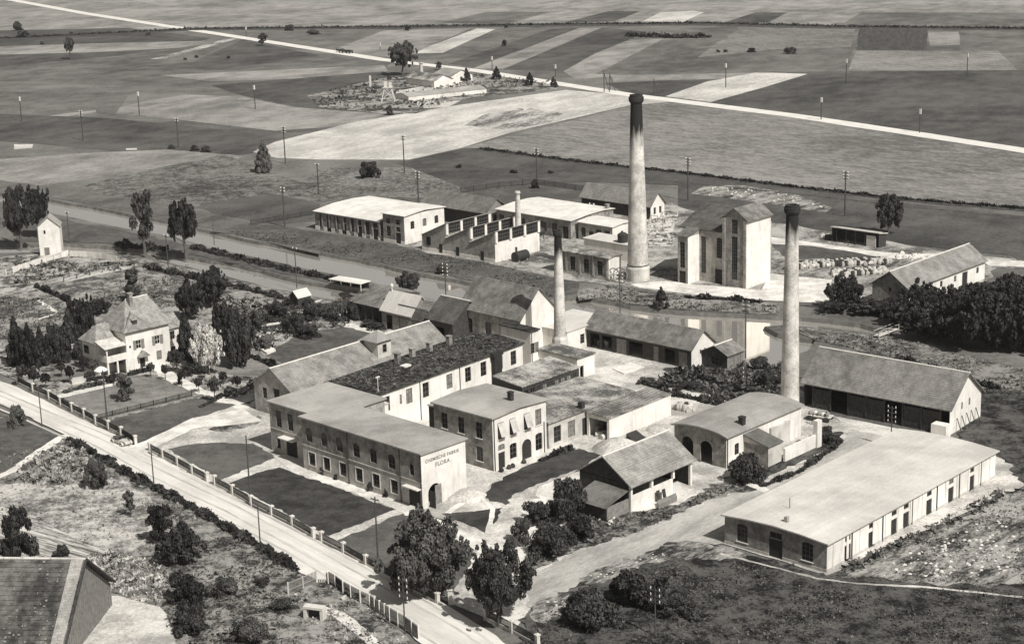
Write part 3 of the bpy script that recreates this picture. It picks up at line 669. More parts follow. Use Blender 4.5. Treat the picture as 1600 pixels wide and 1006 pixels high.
# --- two-storey block with blinds
h = Bld('laboratory_block', 'square two-storey block with open blinds and one short roof chimney', 'factory building', site((769,656),(671,630),(859,625),8.3, .35), M_brick)
h.wm['R'] = M_white
K = h.ly/12.6
h.row('L', [10.3*K, 6.7*K, 2.9*K], 4.7, 1.3, 2.5, 'w', (2, 3), sill=True).row('L', [9.8*K, 2.9*K], 1.1, 1.4, 2.3, 'wa', (2, 3), sill=True)
K = h.lx/12; us = [1.8*K, 4.4*K, 7.6*K, 10.2*K]
h.row('R', us, 4.8, 1.35, 2.5, 'w', (2, 2), sill=True).op('R', 1.8*K, 3.0, 1.4, .9, 'wa', (2, 1)).op('R', 1.8*K, .05, 1.4, 2.6, 'd').op('R', 4.4*K, 1.0, 1.5, 2.4, 'wa', (2, 3)).op('R', 7.4*K, .05, 2.1, 3.2, 'da').op('R', 10.2*K, .8, 1.5, 2.7, 'wa', (2, 3))
h.walls().roof('y', [(0, 0), (.5, .35), (1, 0)], M_tar, th=.2).chim(h.lx*.62, h.ly*.25, 8.7, .7, 1.3, M_iron).pipe(('R', .25, 8.2), ('R', h.lx-.6, 5))
for k, u in enumerate(us[:3]):
    b = MB(); b.face([(u-.66, -.05, 7.25), (u+.66, -.05, 7.25), (u+.66, -.8, 5.3), (u-.66, -.8, 5.3)]); b.face([(u-.66, -.06, 7.22), (u-.66, -.81, 5.27), (u+.66, -.81, 5.27), (u+.66, -.06, 7.22)]); b.build('window_blind', M_cream, h.t)
for x in (.6*K, 2.3*K, 3.1*K, 5.6*K): 
    b = MB(); b.lathe([(.02, 0), (.35, .15), (.4, .45), (.2, .75), (.02, .8)], 8, (x, -1.0)); b.build('planter_shrub', M_leafd, h.t)

# --- small link roofs, single-storey middle buildings
h = Bld('lean_to_annex', 'small pale-roofed annex squeezed between lettered hall and long white hall', 'annex', site((582,639),(561,631),(606,630),6.0, .1, 46), M_white)
h.walls().roof('x', [(0, 0), (1, .1)], M_tarl, th=.15)
h = Bld('link_block', 'low dark-walled link between the white hall and the square block', 'annex', site((692,641),(672,633),(722,612),7.0, .15, 47), M_dwood)
h.walls().roof('x', [(0, 0), (1, .1)], M_tar, th=.15)
h = Bld('glazed_lean_to', 'low shed with stained roof and strip of dark windows under the middle chimney', 'shed', site((816,606),(775,592),(903,573),4.2, .2, 47), M_dwood)
h.row('R', even(9, .3, h.lx-.3), 1.9, 1.1, 1.6, 'w', (2, 2)); h.walls().roof('x', [(0, 0), (1, .7)], M_tarm, th=.14)
h = Bld('boiler_room', 'flat-roofed boiler room at the foot of the middle chimney', 'shed', site((902,562),(846,545),(931,552),3.8, .2, 47), M_white)
h.op('R', 1.2, .05, 1.0, 2.3, 'o'); h.walls().roof('x', [(0, 0), (1, .2)], M_tarm, th=.16)
h = Bld('store_building', 'single-storey building with wide stained flat roof right of the square block', 'factory building', site((857,663),(806,627),(991,612),4.2, .3, 46.5), M_cream)
h.row('R', [h.lx*.10, h.lx*.26], .7, 1.7, 2.6, 'w', (2, 3)); h.op('R', h.lx*.42, .05, 1.4, 2.9, 'd').op('R', h.lx*.51, .05, 1.2, 2.9, 'o')
h.walls().roof('x', [(0, 0), (1, .3)], M_tarm, th=.2)
b = MB(); b.box(h.lx*.40, h.lx*.40+.8, .3, 1.1, 4.3, 5.4); b.build('roof_vent', M_iron, h.t)
h = Bld('corrugated_shed', 'shed with ribbed sheet roof and long blank white wall, open at its left end', 'shed', site((952,655),(917,645),(1055,617),3.7, .15, 47.5), M_white)
h.op('L', h.ly*.5, .05, h.ly*.8, 3.1, 'o'); h.walls().roof('x', [(0, 0), (1, .25)], M_tarm, th=.1)
n = int(h.lx/.6); g0 = MB(); g0.box(-.05, .05, -.1, h.ly+.1, 0, .07); ribm = g0.mesh('roof_rib', M_gwood)
for i in range(n):
    o = link('roof_rib', ribm, h.t, (h.lx*(i+.5)/n, 0, 3.82)); o.rotation_euler = (math.atan(.25/h.ly), 0, 0)

# --- tile-roofed machine hall near the canal and its neighbours
MT_x = tilemat('old_tiles', 0.13, 0.26, 0); MT_y = tilemat('old_tiles_turned', 0.13, 0.26, 90)
MTl_x = tilemat('pale_tiles', 0.20, 0.34, 0); MTd = tilemat('dark_tiles', 0.07, 0.13, 90); MTl_y = tilemat('pale_tiles_turned', 0.20, 0.34, 90)
h = Bld('machine_hall', 'steep mottled tile-roofed hall with white gable beside the middle chimney', 'factory building', site((813,501),(721,477),(868,482),6.6, .35, 45), M_brick)
h.wm['R'] = M_white; h.row('L', even(3, 1, h.ly), .6, 1.6, 4.2, 'wa', (2, 4)); h.walls().roof('y', GAB(5.0), MT_y, tiles=True, gmat=M_white)
h.chim(h.lx*.9, h.ly*.3, 7.2, .5, 1.0)
h = Bld('canal_annex', 'low pale flat-roofed annex right of the middle chimney by the canal', 'annex', site((886,520),(850,500),(925,492),4.0, .2, 46), M_white)
h.op('R', h.lx*.35, 1.0, 1.2, 1.8, 'w'); h.walls().roof('y', [(0, 0), (1, .3)], M_tarl, th=.15)
h = Bld('dark_barn', 'dark tile-roofed barn with pale ridge left of the mottled hall', 'barn', site((707,506),(662,496),(735,484),4.6, .35, 46), M_dwood)
h.op('L', h.ly*.5, .05, 2.4, 3.2, 'o'); h.walls().roof('y', GAB(3.3), MTd, tiles=True, ridge='w')
h = Bld('open_wagon_shed', 'open-sided shed with mottled tile roof on posts beside the canal', 'shed', site((598,483),(556,471),(640,462),3.8, .3, 46), M_gwood)
h.skip = 'LR'; h.walls().roof('y', [(0, 0), (.6, 2.2), (1, 1.2)], MT_y, tiles=True)
for i, a in enumerate(even(4, 0, h.ly)): b = MB(); b.box(-.1, .12, a-.12, a+.12, 0, 3.8); b.build('post', M_dwood, h.t)
h = Bld('cross_gable_shed', 'pale-roofed timber shed turned gable-on, with a small finial', 'shed', site((642,494),(599,481),(658,486),3.9, .3, 46), M_gwood)
h.op('L', h.ly*.3, .05, 2.2, 3.0, 'o').op('L', h.ly*.75, .05, 1.8, 3.0, 'o'); h.walls().roof('y', [(0, 0), (.85, 3.2), (1, 2.6)], M_tarl, th=.15)
b = MB(); b.lathe([(.12, 6.9), (.12, 7.8), (.3, 7.9), (.3, 8.3), (.05, 8.6)], 8, (h.lx*.8, h.ly*.95)); b.build('finial', M_wframe, h.t)
b = MB()
for dx in (0, 1): b.box(0, 0.2, 0, .2, 0, .1)
h = Bld('timber_porch', 'small gabled timber porch with open front between two old sheds', 'porch', site((662,500),(652,480),(672,496),3.6, .3, 46), M_gwood)
h.op('R', h.lx*.5, .05, max(.8, h.lx*.5), 2.8, 'o'); h.walls().roof('y', GAB(1.6), MTd, tiles=True)

# --- long low shed with small gable hut
h = Bld('long_store_shed', 'long low tiled shed with open dark bays and white gable wall by the canal', 'shed', site((1081,547),(911,512),(1121,533),3.8, .4, 46.5), M_dwood)
h.wm['R'] = M_white
for f, wd in ((.08, 2.0), (.2, 2.2), (.33, 1.2), (.52, 3.2), (.66, 2.4), (.8, 2.4), (.92, 2.2)): h.op('L', h.ly*f, .05, wd, 2.9, 'dl' if f in (.08, .33, .66) else 'o')
h.row('R', [h.lx*.4, h.lx*.6], 4.0 if False else 2.4, .4, .8, 'w', (1, 1))
h.walls().roof('y', GAB(2.7), MT_y, tiles=True, gmat=M_white)
h = Bld('gabled_hut', 'little dark hut with tiled gable roof at the end of the long low shed', 'hut', site((1137,557),(1113,541),(1168,547),2.9, .3, 46.5), M_dwood)
h.op('L', h.ly*.5, .8, 1.4, 1.4, 'w', (2, 2)); h.row('R', [h.lx*.3, h.lx*.7], .5, 1.4, 1.8, 'dl'); h.wm['R'] = M_gwood; h.walls().roof('x', GAB(1.3), MT_x, tiles=True, ridge='w')

# --- round-roofed brick building left of the right chimney
h = Bld('pump_house', 'brick building with gently curved pale roof in front of the right chimney', 'factory building', site((1136,685),(1051,662),(1252,632),5.0, .4, 46.5), M_brick)
h.wm['R'] = M_white; K = h.ly/9.4
h.op('L', 7.0*K, .05, 2.2, 3.6, 'oa').op('L', 3.6*K, .05, 2.2, 3.6, 'oa'); h.op('R', 2.6, 1.6, 1.1, 1.8, 'wa', (2, 2)).op('R', h.lx*.78, 2.0, 1.1, 1.6, 'wa', (2, 2))
h.walls().roof('x', VAULT(.6), M_tar, th=.2).pipe(('R', .2, 4.9))
PH = h
h = Bld('brick_lean_to', 'small lean-to with dark sloping roof and black chimney on the pump house wall', 'lean-to', site((1201,700),(1168,672),(1226,690),3.2, .2, 46.5), M_cream)
h.wm['L'] = M_brick; h.walls().roof('x', [(0, 0), (1, 1.6)], mat('slate_grey_roof', 0.09, 0.15, 0.8), th=.14).chim(1.0, h.ly*.8, 4.9, .8, 1.6, M_iron)
t = thing('yard_wall', 'white masonry yard walls stepping down behind the lean-to with black chimney', 'wall', G(1226, 723), R(46.5))
b = MB(); b.box(.1, 9.0, 0, .35, 0, 2.2); b.build('wall', M_white, t)
b = MB(); b.box(8.2, 9.4, -.3, .5, 0, 4.4); b.build('pier', M_white, t)
b = MB(); b.box(3.2, 8.2, 4.6, 4.95, 0, 3.6); b.build('back_wall', M_cream, t)

# --- big tiled shed right
h = Bld('tiled_shed', 'long shed with large tiled roof, open dark front and white gable behind the warehouse', 'shed', site((1487,640),(1247,597),(1535,609),4.4, .5, 50), M_dwood)
h.wm['R'] = M_white; h.skip = 'L'; h.row('R', [h.lx*.38, h.lx*.62], 4.35 if False else 3.1, .6, 1.2, 'w', (1, 2))
h.walls().roof('y', GAB(4.3), tilemat('shed_tiles', 0.15, 0.27, 90), tiles=True, ridge='w', gmat=M_white)
for a in even(8, 0, h.ly): b = MB(); b.box(0, .25, a-.12, a+.12, 0, 4.5); b.build('post', M_dwood, h.t)
b = MB(); b.box(-1.8, -.1, -.3, 2.2, 0, 2.0); b.build('loading_ramp', M_white, h.t)
for i in (1, 2, 4, 5, 7):
    a0 = h.ly*(i-.5)/8
    if i < 8:
        for k in range(10): c0 = a0+.15+(h.ly/8-.3)*k/10; b = MB(); b.box(.1, .18, c0, c0+(h.ly/8-.3)/10-.03, 0, 3.4+.1*(k % 2)); b.build('board', M_dwood, h.t)
for f in (.2, .35, .5, .65, .8):
    b = MB(); a = h.lx*f; b.bar((a, -1.0, 0), (a+.2, -.1, 2.2), .07); b.build('leaning_plank', M_dwood, h.t)
# --- flat warehouse bottom right
h = Bld('flat_warehouse', 'long low warehouse with huge flat pale roof at the lower right', 'warehouse', site((1294,852),(1128,804),(1566,706),4.0, .4, 47), M_brick, (.5, M_cream))
h.wm['R'] = M_white; K = h.ly/15.7
h.op('L', 12.9*K, .95, 1.7, 2.5, 'wa', (3, 4), sill=True).op('L', 7.7*K, .02, 2.1, 2.6, 'd').op('L', 7.7*K, 2.75, 1.9, .85, 'w', (2, 1)).op('L', 2.9*K, .95, 1.7, 2.5, 'wa', (3, 4), sill=True)
n = 8
for px in (1324, 1361, 1396, 1415, 1451, 1485, 1517, 1549):
    a = None
    for i in range(400):
        u = h.lx*i/400; p = proj(h.o+Vector((math.cos(h.ang), math.sin(h.ang), 0))*u)
        if p[0] >= px: a = u; break
    if a and a < h.lx-1: h.op('R', a, .05, 1.5, 2.3, 'd').op('R', a, 2.8, 1.3, .7, 'w', (2, 1))
h.walls().roof('x', [(0, 0), (.25, .32), (.5, .45), (.75, .32), (1, 0)], M_tarl, th=.16)
h.pipe(*[('R', h.lx*f, 3.9) for f in (.13, .3, .47, .62, .76, .9)])
for u in even(14, 0, h.lx): b = MB(); b.box(u-.25, u+.25, -.09, -.004, .5, 3.7); b.build('pilaster', M_white, h.t)
b = MB(); b.box(1.6, 2.1, h.ly*.45, h.ly*.45+.5, 4.3, 5.3); b.build('chimney', M_brick, h.t)
b = MB(); b.bar((6.2, h.ly*.62, 4.4), (6.2, h.ly*.62, 6.0), .05); b.build('vent_pipe', M_iron, h.t)

# --- open-fronted tiled shed in the middle foreground
h = Bld('open_cart_shed', 'tiled cart shed with white parapet wall, two open bays and a free-standing corner post', 'shed', site((986,760),(897,735),(1087,716),4.1, .5, 46), M_dwood)
h.skip = 'RL'; h.walls().roof('x', GAB(3.1), tilemat('cart_shed_tiles', 0.22, 0.36, 0), tiles=True, gmat=M_dwood, ridge='w')
lx = h.lx; b = MB(); b.box(0, lx*.68, 0, .3, 0, 2.3); b.build('parapet_wall', M_white, h.t)
for a in (0.0, lx*.33, lx*.68, lx-.4): b = MB(); b.box(a+.003, a+.4, -.03, .33, 0 if a > lx*.7 or a == 0 else 2.3, 4.05); b.build('post', M_white, h.t)
b = MB(); b.box(0, .12, .33, h.ly, 0, 4.0); b.build('boarded_end', M_dwood, h.t)
t = thing('tiled_lean_to', 'dark lean-to with brown tiled roof on the left end of the cart shed', 'lean-to', h.o, h.ang)
b = MB(); b.box(-5.6, -.1, .2, 5.6, 0, .05); 
q = MB()
for j in range(9):
    u0, u1 = j/9, (j+1)/9
    x0, x1 = -.15-5.2*u0, -.15-5.2*u1; z0, z1 = 3.3-1.2*u0, 3.3-1.2*u1
    q.face([(x0, .0, z0+.05), (x1, .0, z1+.05), (x1, 6.4, z1+.05), (x0, 6.4, z0+.05)][::-1]); q.face([(x1, 0, z1+.05), (x1, 0, z1-.01), (x1, 6.4, z1-.01), (x1, 6.4, z1+.05)])
q.build('roof', tilemat('lean_to_tiles', 0.11, 0.2, 90), t)
b = MB(); b.box(-5.1, -4.9, .1, 6.2, 0, 2.05); b.box(-4.9, -.2, 6.0, 6.2, 0, 2.1); b.build('wall', M_dwood, t)
b = MB(); b.box(-4.9, -.2, .2, .3, 0, 2.1); b.build('door', M_gwood, t)
for a, rz in ((lx*.40, .25), (lx*.47, .1)):
    b = MB(); b.box(-.3, .3, -.06, .06, 0, 1.8); o = b.build('plank_panel', M_dwood); o.location = h.o+Vector((math.cos(h.ang), math.sin(h.ang), 0))*a+Vector((math.sin(h.ang), -math.cos(h.ang), 0))*(.7 if rz > .2 else .95); o.rotation_euler = (-.2, 0, h.ang); tag(o, 'dark board panel leaning on the white parapet of the cart shed, '+('left one' if rz > .2 else 'right one'), 'board')

# ------------------------------------------------------------------ factory beyond the canal
h = Bld('brick_kiln_wing', 'low wing with tall dark windows at the left end of the far factory', 'factory building', site((592,347),(494,329),(655,322),4.6, .35, 48), M_brick, (1.0, M_white))
for i, f in enumerate(even(8, 0, h.ly*.96)):
    if i % 2: h.op('L', f, .9, 1.4, 3.2, 'w', (2, 4))
    else: h.op('L', f, .02, 1.6, 2.6, 'd').op('L', f, 2.9, 1.4, 1.2, 'w', (2, 2))
h.walls().roof('y', [(0, 0), (.35, .8), (.7, .9), (1, .6)], M_tarw, th=.15)
for f in even(9, 0, h.ly): b = MB(); b.box(-.12, -.004, f-h.ly/16-.22, f-h.ly/16+.22, 1.0, 4.5) if f > 1 else b.box(-.12, -.004, .1, .5, 1, 4.5); b.build('pilaster', M_brickl, h.t)
h = Bld('tall_end_block', 'two-storey block with bright roof and white right wall beside the low wing', 'factory building', site((631,339),(591,334),(694,323),6.9, .35, 48), M_brick, (.8, M_white))
h.wm['R'] = M_white; h.row('L', [h.ly*.3, h.ly*.75], 4.6, 1.3, 1.3, 'w', (2, 2)).op('L', h.ly*.3, .02, 1.7, 2.6, 'd').op('L', h.ly*.3, 2.9, 1.4, 1.2, 'wa').op('L', h.ly*.75, 1.5, 1.4, 2.5, 'wa', (2, 4))
h.row('R', [h.lx*.2, h.lx*.5, h.lx*.8], 3.4, 1.3, 1.9, 'wa', (2, 3)); h.walls().roof('y', [(0, 0), (.5, .5), (1, 0)], M_tarw, th=.15)
h = Bld('far_barn', 'grey-roofed barn behind the white two-storey end block', 'barn', site((758,333),(657,316),(786,322),4.0, .5, 47), M_dwood)
h.wm['R'] = M_gwood; h.op('R', h.lx*.5, .02, 2, 2.8, 'd'); h.walls().roof('y', GAB(2.8), tilemat('barn_tiles', 0.14, 0.22, 90), tiles=True, gmat=M_gwood)
# saw-tooth workshop
st = Vector((math.cos(R(47)), math.sin(R(47)), 0)); o0 = G(774, 411)
h = thing('sawtooth_workshop', 'saw-tooth workshop with three sloping bays, glazed clerestories and white piers', 'factory building', o0, R(47))
LY = (G(662, 390)-o0).dot(Vector((-st.y, st.x, 0))); TW = LY/3; TL = 15.0; low, hi = 3.6, 7.2
for k in range(3):
    y0 = k*TW; b = MB()                                             # y0 = glazed side (right), slope falls to the left
    for x in (0, TL): b.face([(x, y0, 0), (x, y0+TW, 0), (x, y0+TW, low), (x, y0, hi)] if x else [(x, y0+TW, 0), (x, y0, 0), (x, y0, hi), (x, y0+TW, low)])
    zb = 0 if k == 0 else low
    b.face([(0, y0, zb), (TL, y0, zb), (TL, y0, hi-2.6), (0, y0, hi-2.6)])
    b.build('wall', M_brickl, h) if k else b.build('wall', [M_brickl], h)
    if k == 0: q = MB(); q.box(0.0, TL, -.05, -.004, 0, hi-2.6); q.build('wall', M_white, h)
    q = MB(); q.face([(-.3, y0-.5, hi+.2), (TL, y0-.5, hi+.2), (TL, y0+TW+.003, low+.16), (-.3, y0+TW+.003, low+.16)]); q.face([(-.3, y0-.5, hi+.02), (-.3, y0+TW, low), (TL, y0+TW, low), (TL, y0-.5, hi+.02)])
    q.face([(-.3, y0-.5, hi+.2), (-.3, y0+TW, low+.16), (-.3, y0+TW, low), (-.3, y0-.5, hi+.02)]); q.face([(-.3, y0-.5, hi+.02), (TL, y0-.5, hi+.02), (TL, y0-.5, hi+.2), (-.3, y0-.5, hi+.2)]); q.build('roof', M_tar, h)
    nb = 3
    for i in range(nb+1): q = MB(); xx = (TL-.7)*i/nb; q.box(xx, xx+.7, y0-.35, y0+.1, hi-2.65 if k or i else hi-2.65, hi-.02); q.build('pier', M_white, h)
    for i in range(nb):
        wd = (TL-.7)/nb-.7; fm, pm = win_mesh(wd, 2.3, False, (7, 3)); f = link('window', fm, h, ((TL-.7)*i/nb+.7+wd/2, y0-.12, hi-2.5)); link('pane', pm, f)
    b = MB(); b.box(-.1, -.004, y0+.003, y0+TW-.003, 0, .8); b.build('plinth', M_white, h)
    o = link('door', door_mesh(1.0, 2.2, M_door), h, (-.12, y0+TW*(.5 if k < 2 else .2), 0), R(90))
fm, pm = win_mesh(1.4, 2.0, False, (2, 2)); f = link('window', fm, h, (-.1, 2.7*TW, 1.5), R(90)); link('pane', pm, f).location = (0, .04, 0)

h = Bld('rear_press_hall', 'long bright-roofed hall behind the saw-tooth workshop and small white chimney', 'factory building', site((892,346),(777,326),(950,327),4.6, .35, 46), M_brick)
for i, f in enumerate(even(7, 0, h.ly)): h.op('L', f, .02 if i in (0, 3) else 1.0, 1.8, 3.0 if i in (0, 3) else 2.4, 'd' if i in (0, 3) else 'w', (2, 3))
h.walls().roof('y', [(0, 0), (.4, .6), (.75, .7), (1, .4)], M_tarw, th=.15); h.chim(h.lx*.9, .6, 5.0, .8, 1.2, M_brick)
h = Bld('rear_side_wing', 'bright-roofed low wing with white walls left of the tallest chimney', 'factory building', site((957,356),(893,349),(986,347),4.2, .3, 46), M_brickl)
h.wm['R'] = M_white; h.row('L', [h.ly*.15, h.ly*.4], 1.0, 1.6, 2.2, 'w').op('L', h.ly*.85, .9, 1.4, 2.2, 'wa').op('L', h.ly*.62, .02, 1.4, 2.4, 'd'); h.op('R', h.lx*.5, 1.2, .9, 1.6, 'w')
h.walls().roof('y', [(0, 0), (.5, .35), (1, .2)], M_tarw, th=.15)
h = Bld('front_flat_block', 'long low block with dark sooty roof between canal and tallest chimney', 'factory building', site((951,405),(862,390),(974,399),5.0, .3, 46), M_brick, (.7, M_cream))
h.wm['R'] = M_white; h.row('L', [h.ly*.16, h.ly*.41, h.ly*.66], 1.0, 1.5, 3.1, 'w', (2, 4)); h.op('L', h.ly*.9, .9, 1.4, 3, 'w', (2, 4)); h.walls().roof('y', [(0, 0), (.5, .3), (1, 0)], M_tarm, th=.15)
for f in (.03, .28, .53, .78, .97): b = MB(); b.box(-.13, -.004, h.ly*f-.25, h.ly*f+.25, .7, 4.9); b.build('pilaster', M_brickl, h.t)
h = Bld('tank_house', 'pale flat-roofed low building with black tank behind the sooty roofed block', 'shed', site((985,385),(905,374),(1000,376),3.6, .2, 46), M_white)
h.op('R', h.lx*.4, .02, 1.2, 2.2, 'd'); h.walls().roof('y', [(0, 0), (1, .2)], M_tarl, th=.15)
b = MB(); b.lathe([(1.15, 3.7), (1.2, 5.6), (.6, 6.0)], 14, (1.5, h.ly*.25)); b.build('tank', M_iron, h.t)
h = Bld('white_gabled_shed', 'long shed with grey tiled roof and white gable right behind the tallest chimney', 'shed', site((1017,322),(904,306),(1046,316),3.6, .5, 46.5), M_dwood)
h.wm['R'] = M_white; h.row('R', [h.lx*.3, h.lx*.7], 1.1, .9, 1.7, 'w'); h.walls().roof('y', GAB(2.9), tilemat('far_shed_tiles', 0.19, 0.28, 90), tiles=True, gmat=M_white)

# --- boiler house: tall annex, middle nave, tower
H1 = 14.6
h = Bld('boiler_tower', 'tall tower block with gabled roof and huge blank white side wall', 'factory building', site((1167,345),(1135,337),(1211,334),H1, .25, 47), M_brick)
h.ly = max(h.ly, 4.8)
h.wm['R'] = M_white; h.op('L', h.ly*.5, 1.6, 1.5, 9.2, 'w', (3, 13)).op('L', h.ly*.5, 11.4, 1.5, 3.0, 'w', (3, 4)); h.walls().roof('x', GAB(2.1), MT_x, tiles=True, ov=.5)
for a in (.35, h.ly-.35): b = MB(); b.box(-.18, -.004, a-.33, a+.33, 0, H1-.1); b.build('pilaster', M_brickl, h.t)
TWR = h
h = Bld('boiler_house', 'high boiler house nave with steep dark roof and tall narrow windows left of the tower', 'factory building', site((1136,365),(1084,360),(1180,340),11.2, .25, 47), M_brickl)
h.ly = 12.0
h.op('L', 6.0, 1.8, 1.3, 8.0, 'w', (2, 10)).op('L', 1.9, 5.6, 1.4, 4.4, 'wa', (3, 7)).op('L', 1.9, .02, 2.2, 3.2, 'd')
h.walls().roof('y', [(0, 0), (.55, 3.6), (1, 0)], tilemat('boiler_roof_tiles', 0.07, 0.14, 90), tiles=True)
h = Bld('boiler_annex', 'narrow tall annex with pale sloping roof at the left end of the boiler house', 'annex', site((1075,371),(1054,369),(1088,360),10.2, .2, 47), M_brickl)
h.ly = max(h.ly, 2.9); h.wm['R'] = M_white; h.op('L', h.ly*.5, 3.4, 1.3, 5.6, 'w', (2, 7)).op('L', h.ly*.5, .02, 1.7, 2.7, 'd'); h.walls().roof('y', [(0, 0), (1, 1.6)], tilemat('annex_tiles', 0.11, 0.2, 90), th=.15)

h = Bld('long_stable', 'long shed with pale tiled roof and grey brick gable beside the right edge wood', 'shed', site((1420,452),(1361,441),(1545,406),4.2, .45, 46.5), M_white)
h.wm['L'] = M_brick; h.row('R', [h.lx*f for f in (.1, .42, .6, .9)], 1.9, 1.0, 1.3, 'w').op('R', h.lx*.73, .02, 2.2, 3.2, 'd').op('L', h.ly*.5, 3.0, .6, .8, 'w', (1, 1))
h.walls().roof('x', GAB(2.8), tilemat('stable_tiles', 0.20, 0.32, 0), tiles=True, gmat=M_brick, ridge='w')
h = Bld('open_timber_shed', 'open black timber shed with thin pale roof edge beside the dark yard tree', 'shed', site((1374,366),(1305,353),(1384,361),3.4, .3, 47), M_dwood)
h.skip = 'L'; h.walls().roof('y', [(0, 0), (1, -.5)], M_tarl, th=.2)
for a in even(5, 0, h.ly): b = MB(); b.box(0, .2, a-.1, a+.1, 0, 3.4); b.build('post', M_dwood, h.t)
b = MB(); b.box(-.05, .15, .8, 3.2, 0, 2.7); b.build('door', M_lwood, h.t)

# --- transformer tower, canal pavilion, garden hut, barn
h = Bld('transformer_tower', 'small white tower house with steep gabled roof beside the left canal', 'tower', dict(o=G(63, 400), ang=R(8), lx=5.0, ly=4.6, H=7.0, ov=.25), M_white)
h.op('R', h.lx*.33, .02, 1.2, 1.9, 'dl').op('R', h.lx*.3, 5.2, .5, .9, 'w', (1, 2)); h.walls().roof('y', GAB(2.2), M_tar, th=.14, gmat=M_white)
t = thing('canal_pavilion', 'white flat-roofed bathing shelter standing at the canal edge', 'shelter', G(516, 447), R(-38))
b = MB(); b.box(-.2, 9.0, -.2, 3.2, 1.5, 1.65); b.build('roof', M_tarw, t)
b = MB(); b.box(0, 8.8, 2.7, 2.8, 0, 1.5); b.box(0, 8.8, 0, .1, 0, .7); b.build('wall', M_dwood, t)
for x in (0, 3, 5.8, 8.7): b = MB(); b.box(x, x+.14, .12, .26, 0, 1.5); b.build('post', M_wframe, t)
h = Bld('garden_hut', 'tiny grey-roofed hut among the orchard trees near the second canal', 'hut', site((465,466),(452,462),(477,458),2.4, .2, 46), M_dwood)
h.walls().roof('x', GAB(1.2), M_tarl, th=.12)
h = Bld('corner_barn', 'old barn with lichen-spotted tiled roof cut off by the lower left corner', 'barn', site((162,916),(80,880),(190,870),4.6, .5, None), M_gwood) if False else None
o = G(160, 990); t = thing('corner_barn', 'old barn with lichen-spotted tiled roof cut off by the lower left corner', 'barn', G(120, 1010), 0)
def W(px, py, z): return G(px, py, z)-G(120, 1010)
zr, ze = 10.0, 3.2
rA, rB = W(-60, 871, zr), W(134, 873, zr)
dv = (rB-rA).normalized(); pv = Vector((dv.y, -dv.x, 0))
rB = rB; eA, eB = rA+pv*9+Vector((0, 0, ze-zr)), rB+pv*9+Vector((0, 0, ze-zr)); fA, fB = rA-pv*9+Vector((0, 0, ze-zr)), rB-pv*9+Vector((0, 0, ze-zr))
b = MB(); N = 18
for j in range(N):
    f0, f1 = j/N, (j+1)/N; up_ = Vector((0, 0, .1))
    for e1, e2 in ((eA, eB), (fA, fB)):
        p = [rA.lerp(e1, f0), rB.lerp(e2, f0), rB.lerp(e2, f1)+up_, rA.lerp(e1, f1)+up_]; b.face(p if e1 is fA else p[::-1]); b.face([p[3], p[2], p[2]-up_, p[3]-up_])
b.build('roof', tilemat('lichen_tiles', 0.04, 0.17, 0), t)
q = MB()
for k in range(110):
    f, g_ = random.random(), random.random(); pp = rA.lerp(rB, f).lerp(eA.lerp(eB, f), g_)+Vector((0, 0, .2)); a1 = (rB-rA).normalized()*random.uniform(.05, .16); a2 = (eA-rA).normalized()*random.uniform(.05, .14); q.face([pp-a1-a2, pp-a1+a2, pp+a1+a2, pp+a1-a2])
o = q.build('lichen', M_gwood, t); o['kind'] = 'stuff'
q = MB(); n = 26
for j in range(60): a = rA.lerp(rB, j/60); c = rA.lerp(rB, (j+1)/60); q.bar(a, c, .2, 6, .16)
q.build('ridge_tiles', M_cream, t)
q = MB(); inn = -dv*.6; q.face([rB+inn-Vector((0,0,.2)), eB+inn-Vector((0,0,.2)), Vector(((eB+inn).x, (eB+inn).y, 0)), Vector(((fB+inn).x, (fB+inn).y, 0)), fB+inn-Vector((0,0,.2))]); q.build('gable', M_gwood, t)
q = MB(); nbd = 26
for j in range(nbd):
    f = (j+.5)/nbd; p0 = Vector((fB.x, fB.y, 0)).lerp(Vector((eB.x, eB.y, 0)), f)+inn*.93; zt = ze-.3+(zr-ze)*(1-abs(2*f-1)); o_ = link('board', None) if False else None
    q = MB(); s_ = pv*.24; q.face([p0-s_, p0+s_, p0+s_+Vector((0, 0, zt-.25 if f > .5 else zt+.0)), p0-s_+Vector((0, 0, zt))]); q.build('board', M_gwood, t)
q = MB(); v0 = Vector((0, 0, .16)); q.face([rB-dv*1.7+v0, eB-dv*1.7+v0, eB-dv*.25+v0, rB-dv*.25+v0][::-1]); q.build('verge_tiles', tilemat('pale_verge_tiles', .26, .42, 0), t)
for e1 in (eB,):
    q = MB(); q.bar(rB+dv*.05, e1+dv*.05+Vector((0, 0, .05)), .16, 4); q.build('bargeboard', M_dwood, t)
q = MB(); q.bar(rB+dv*.05, fB+dv*.05, .16, 4); q.build('bargeboard', M_dwood, t)
q = MB(); q.bar((eB-dv*.8).to_tuple(), Vector(((eB-dv*.8).x, (eB-dv*.8).y, 0)), .09); q.build('downpipe', M_wframe, t)

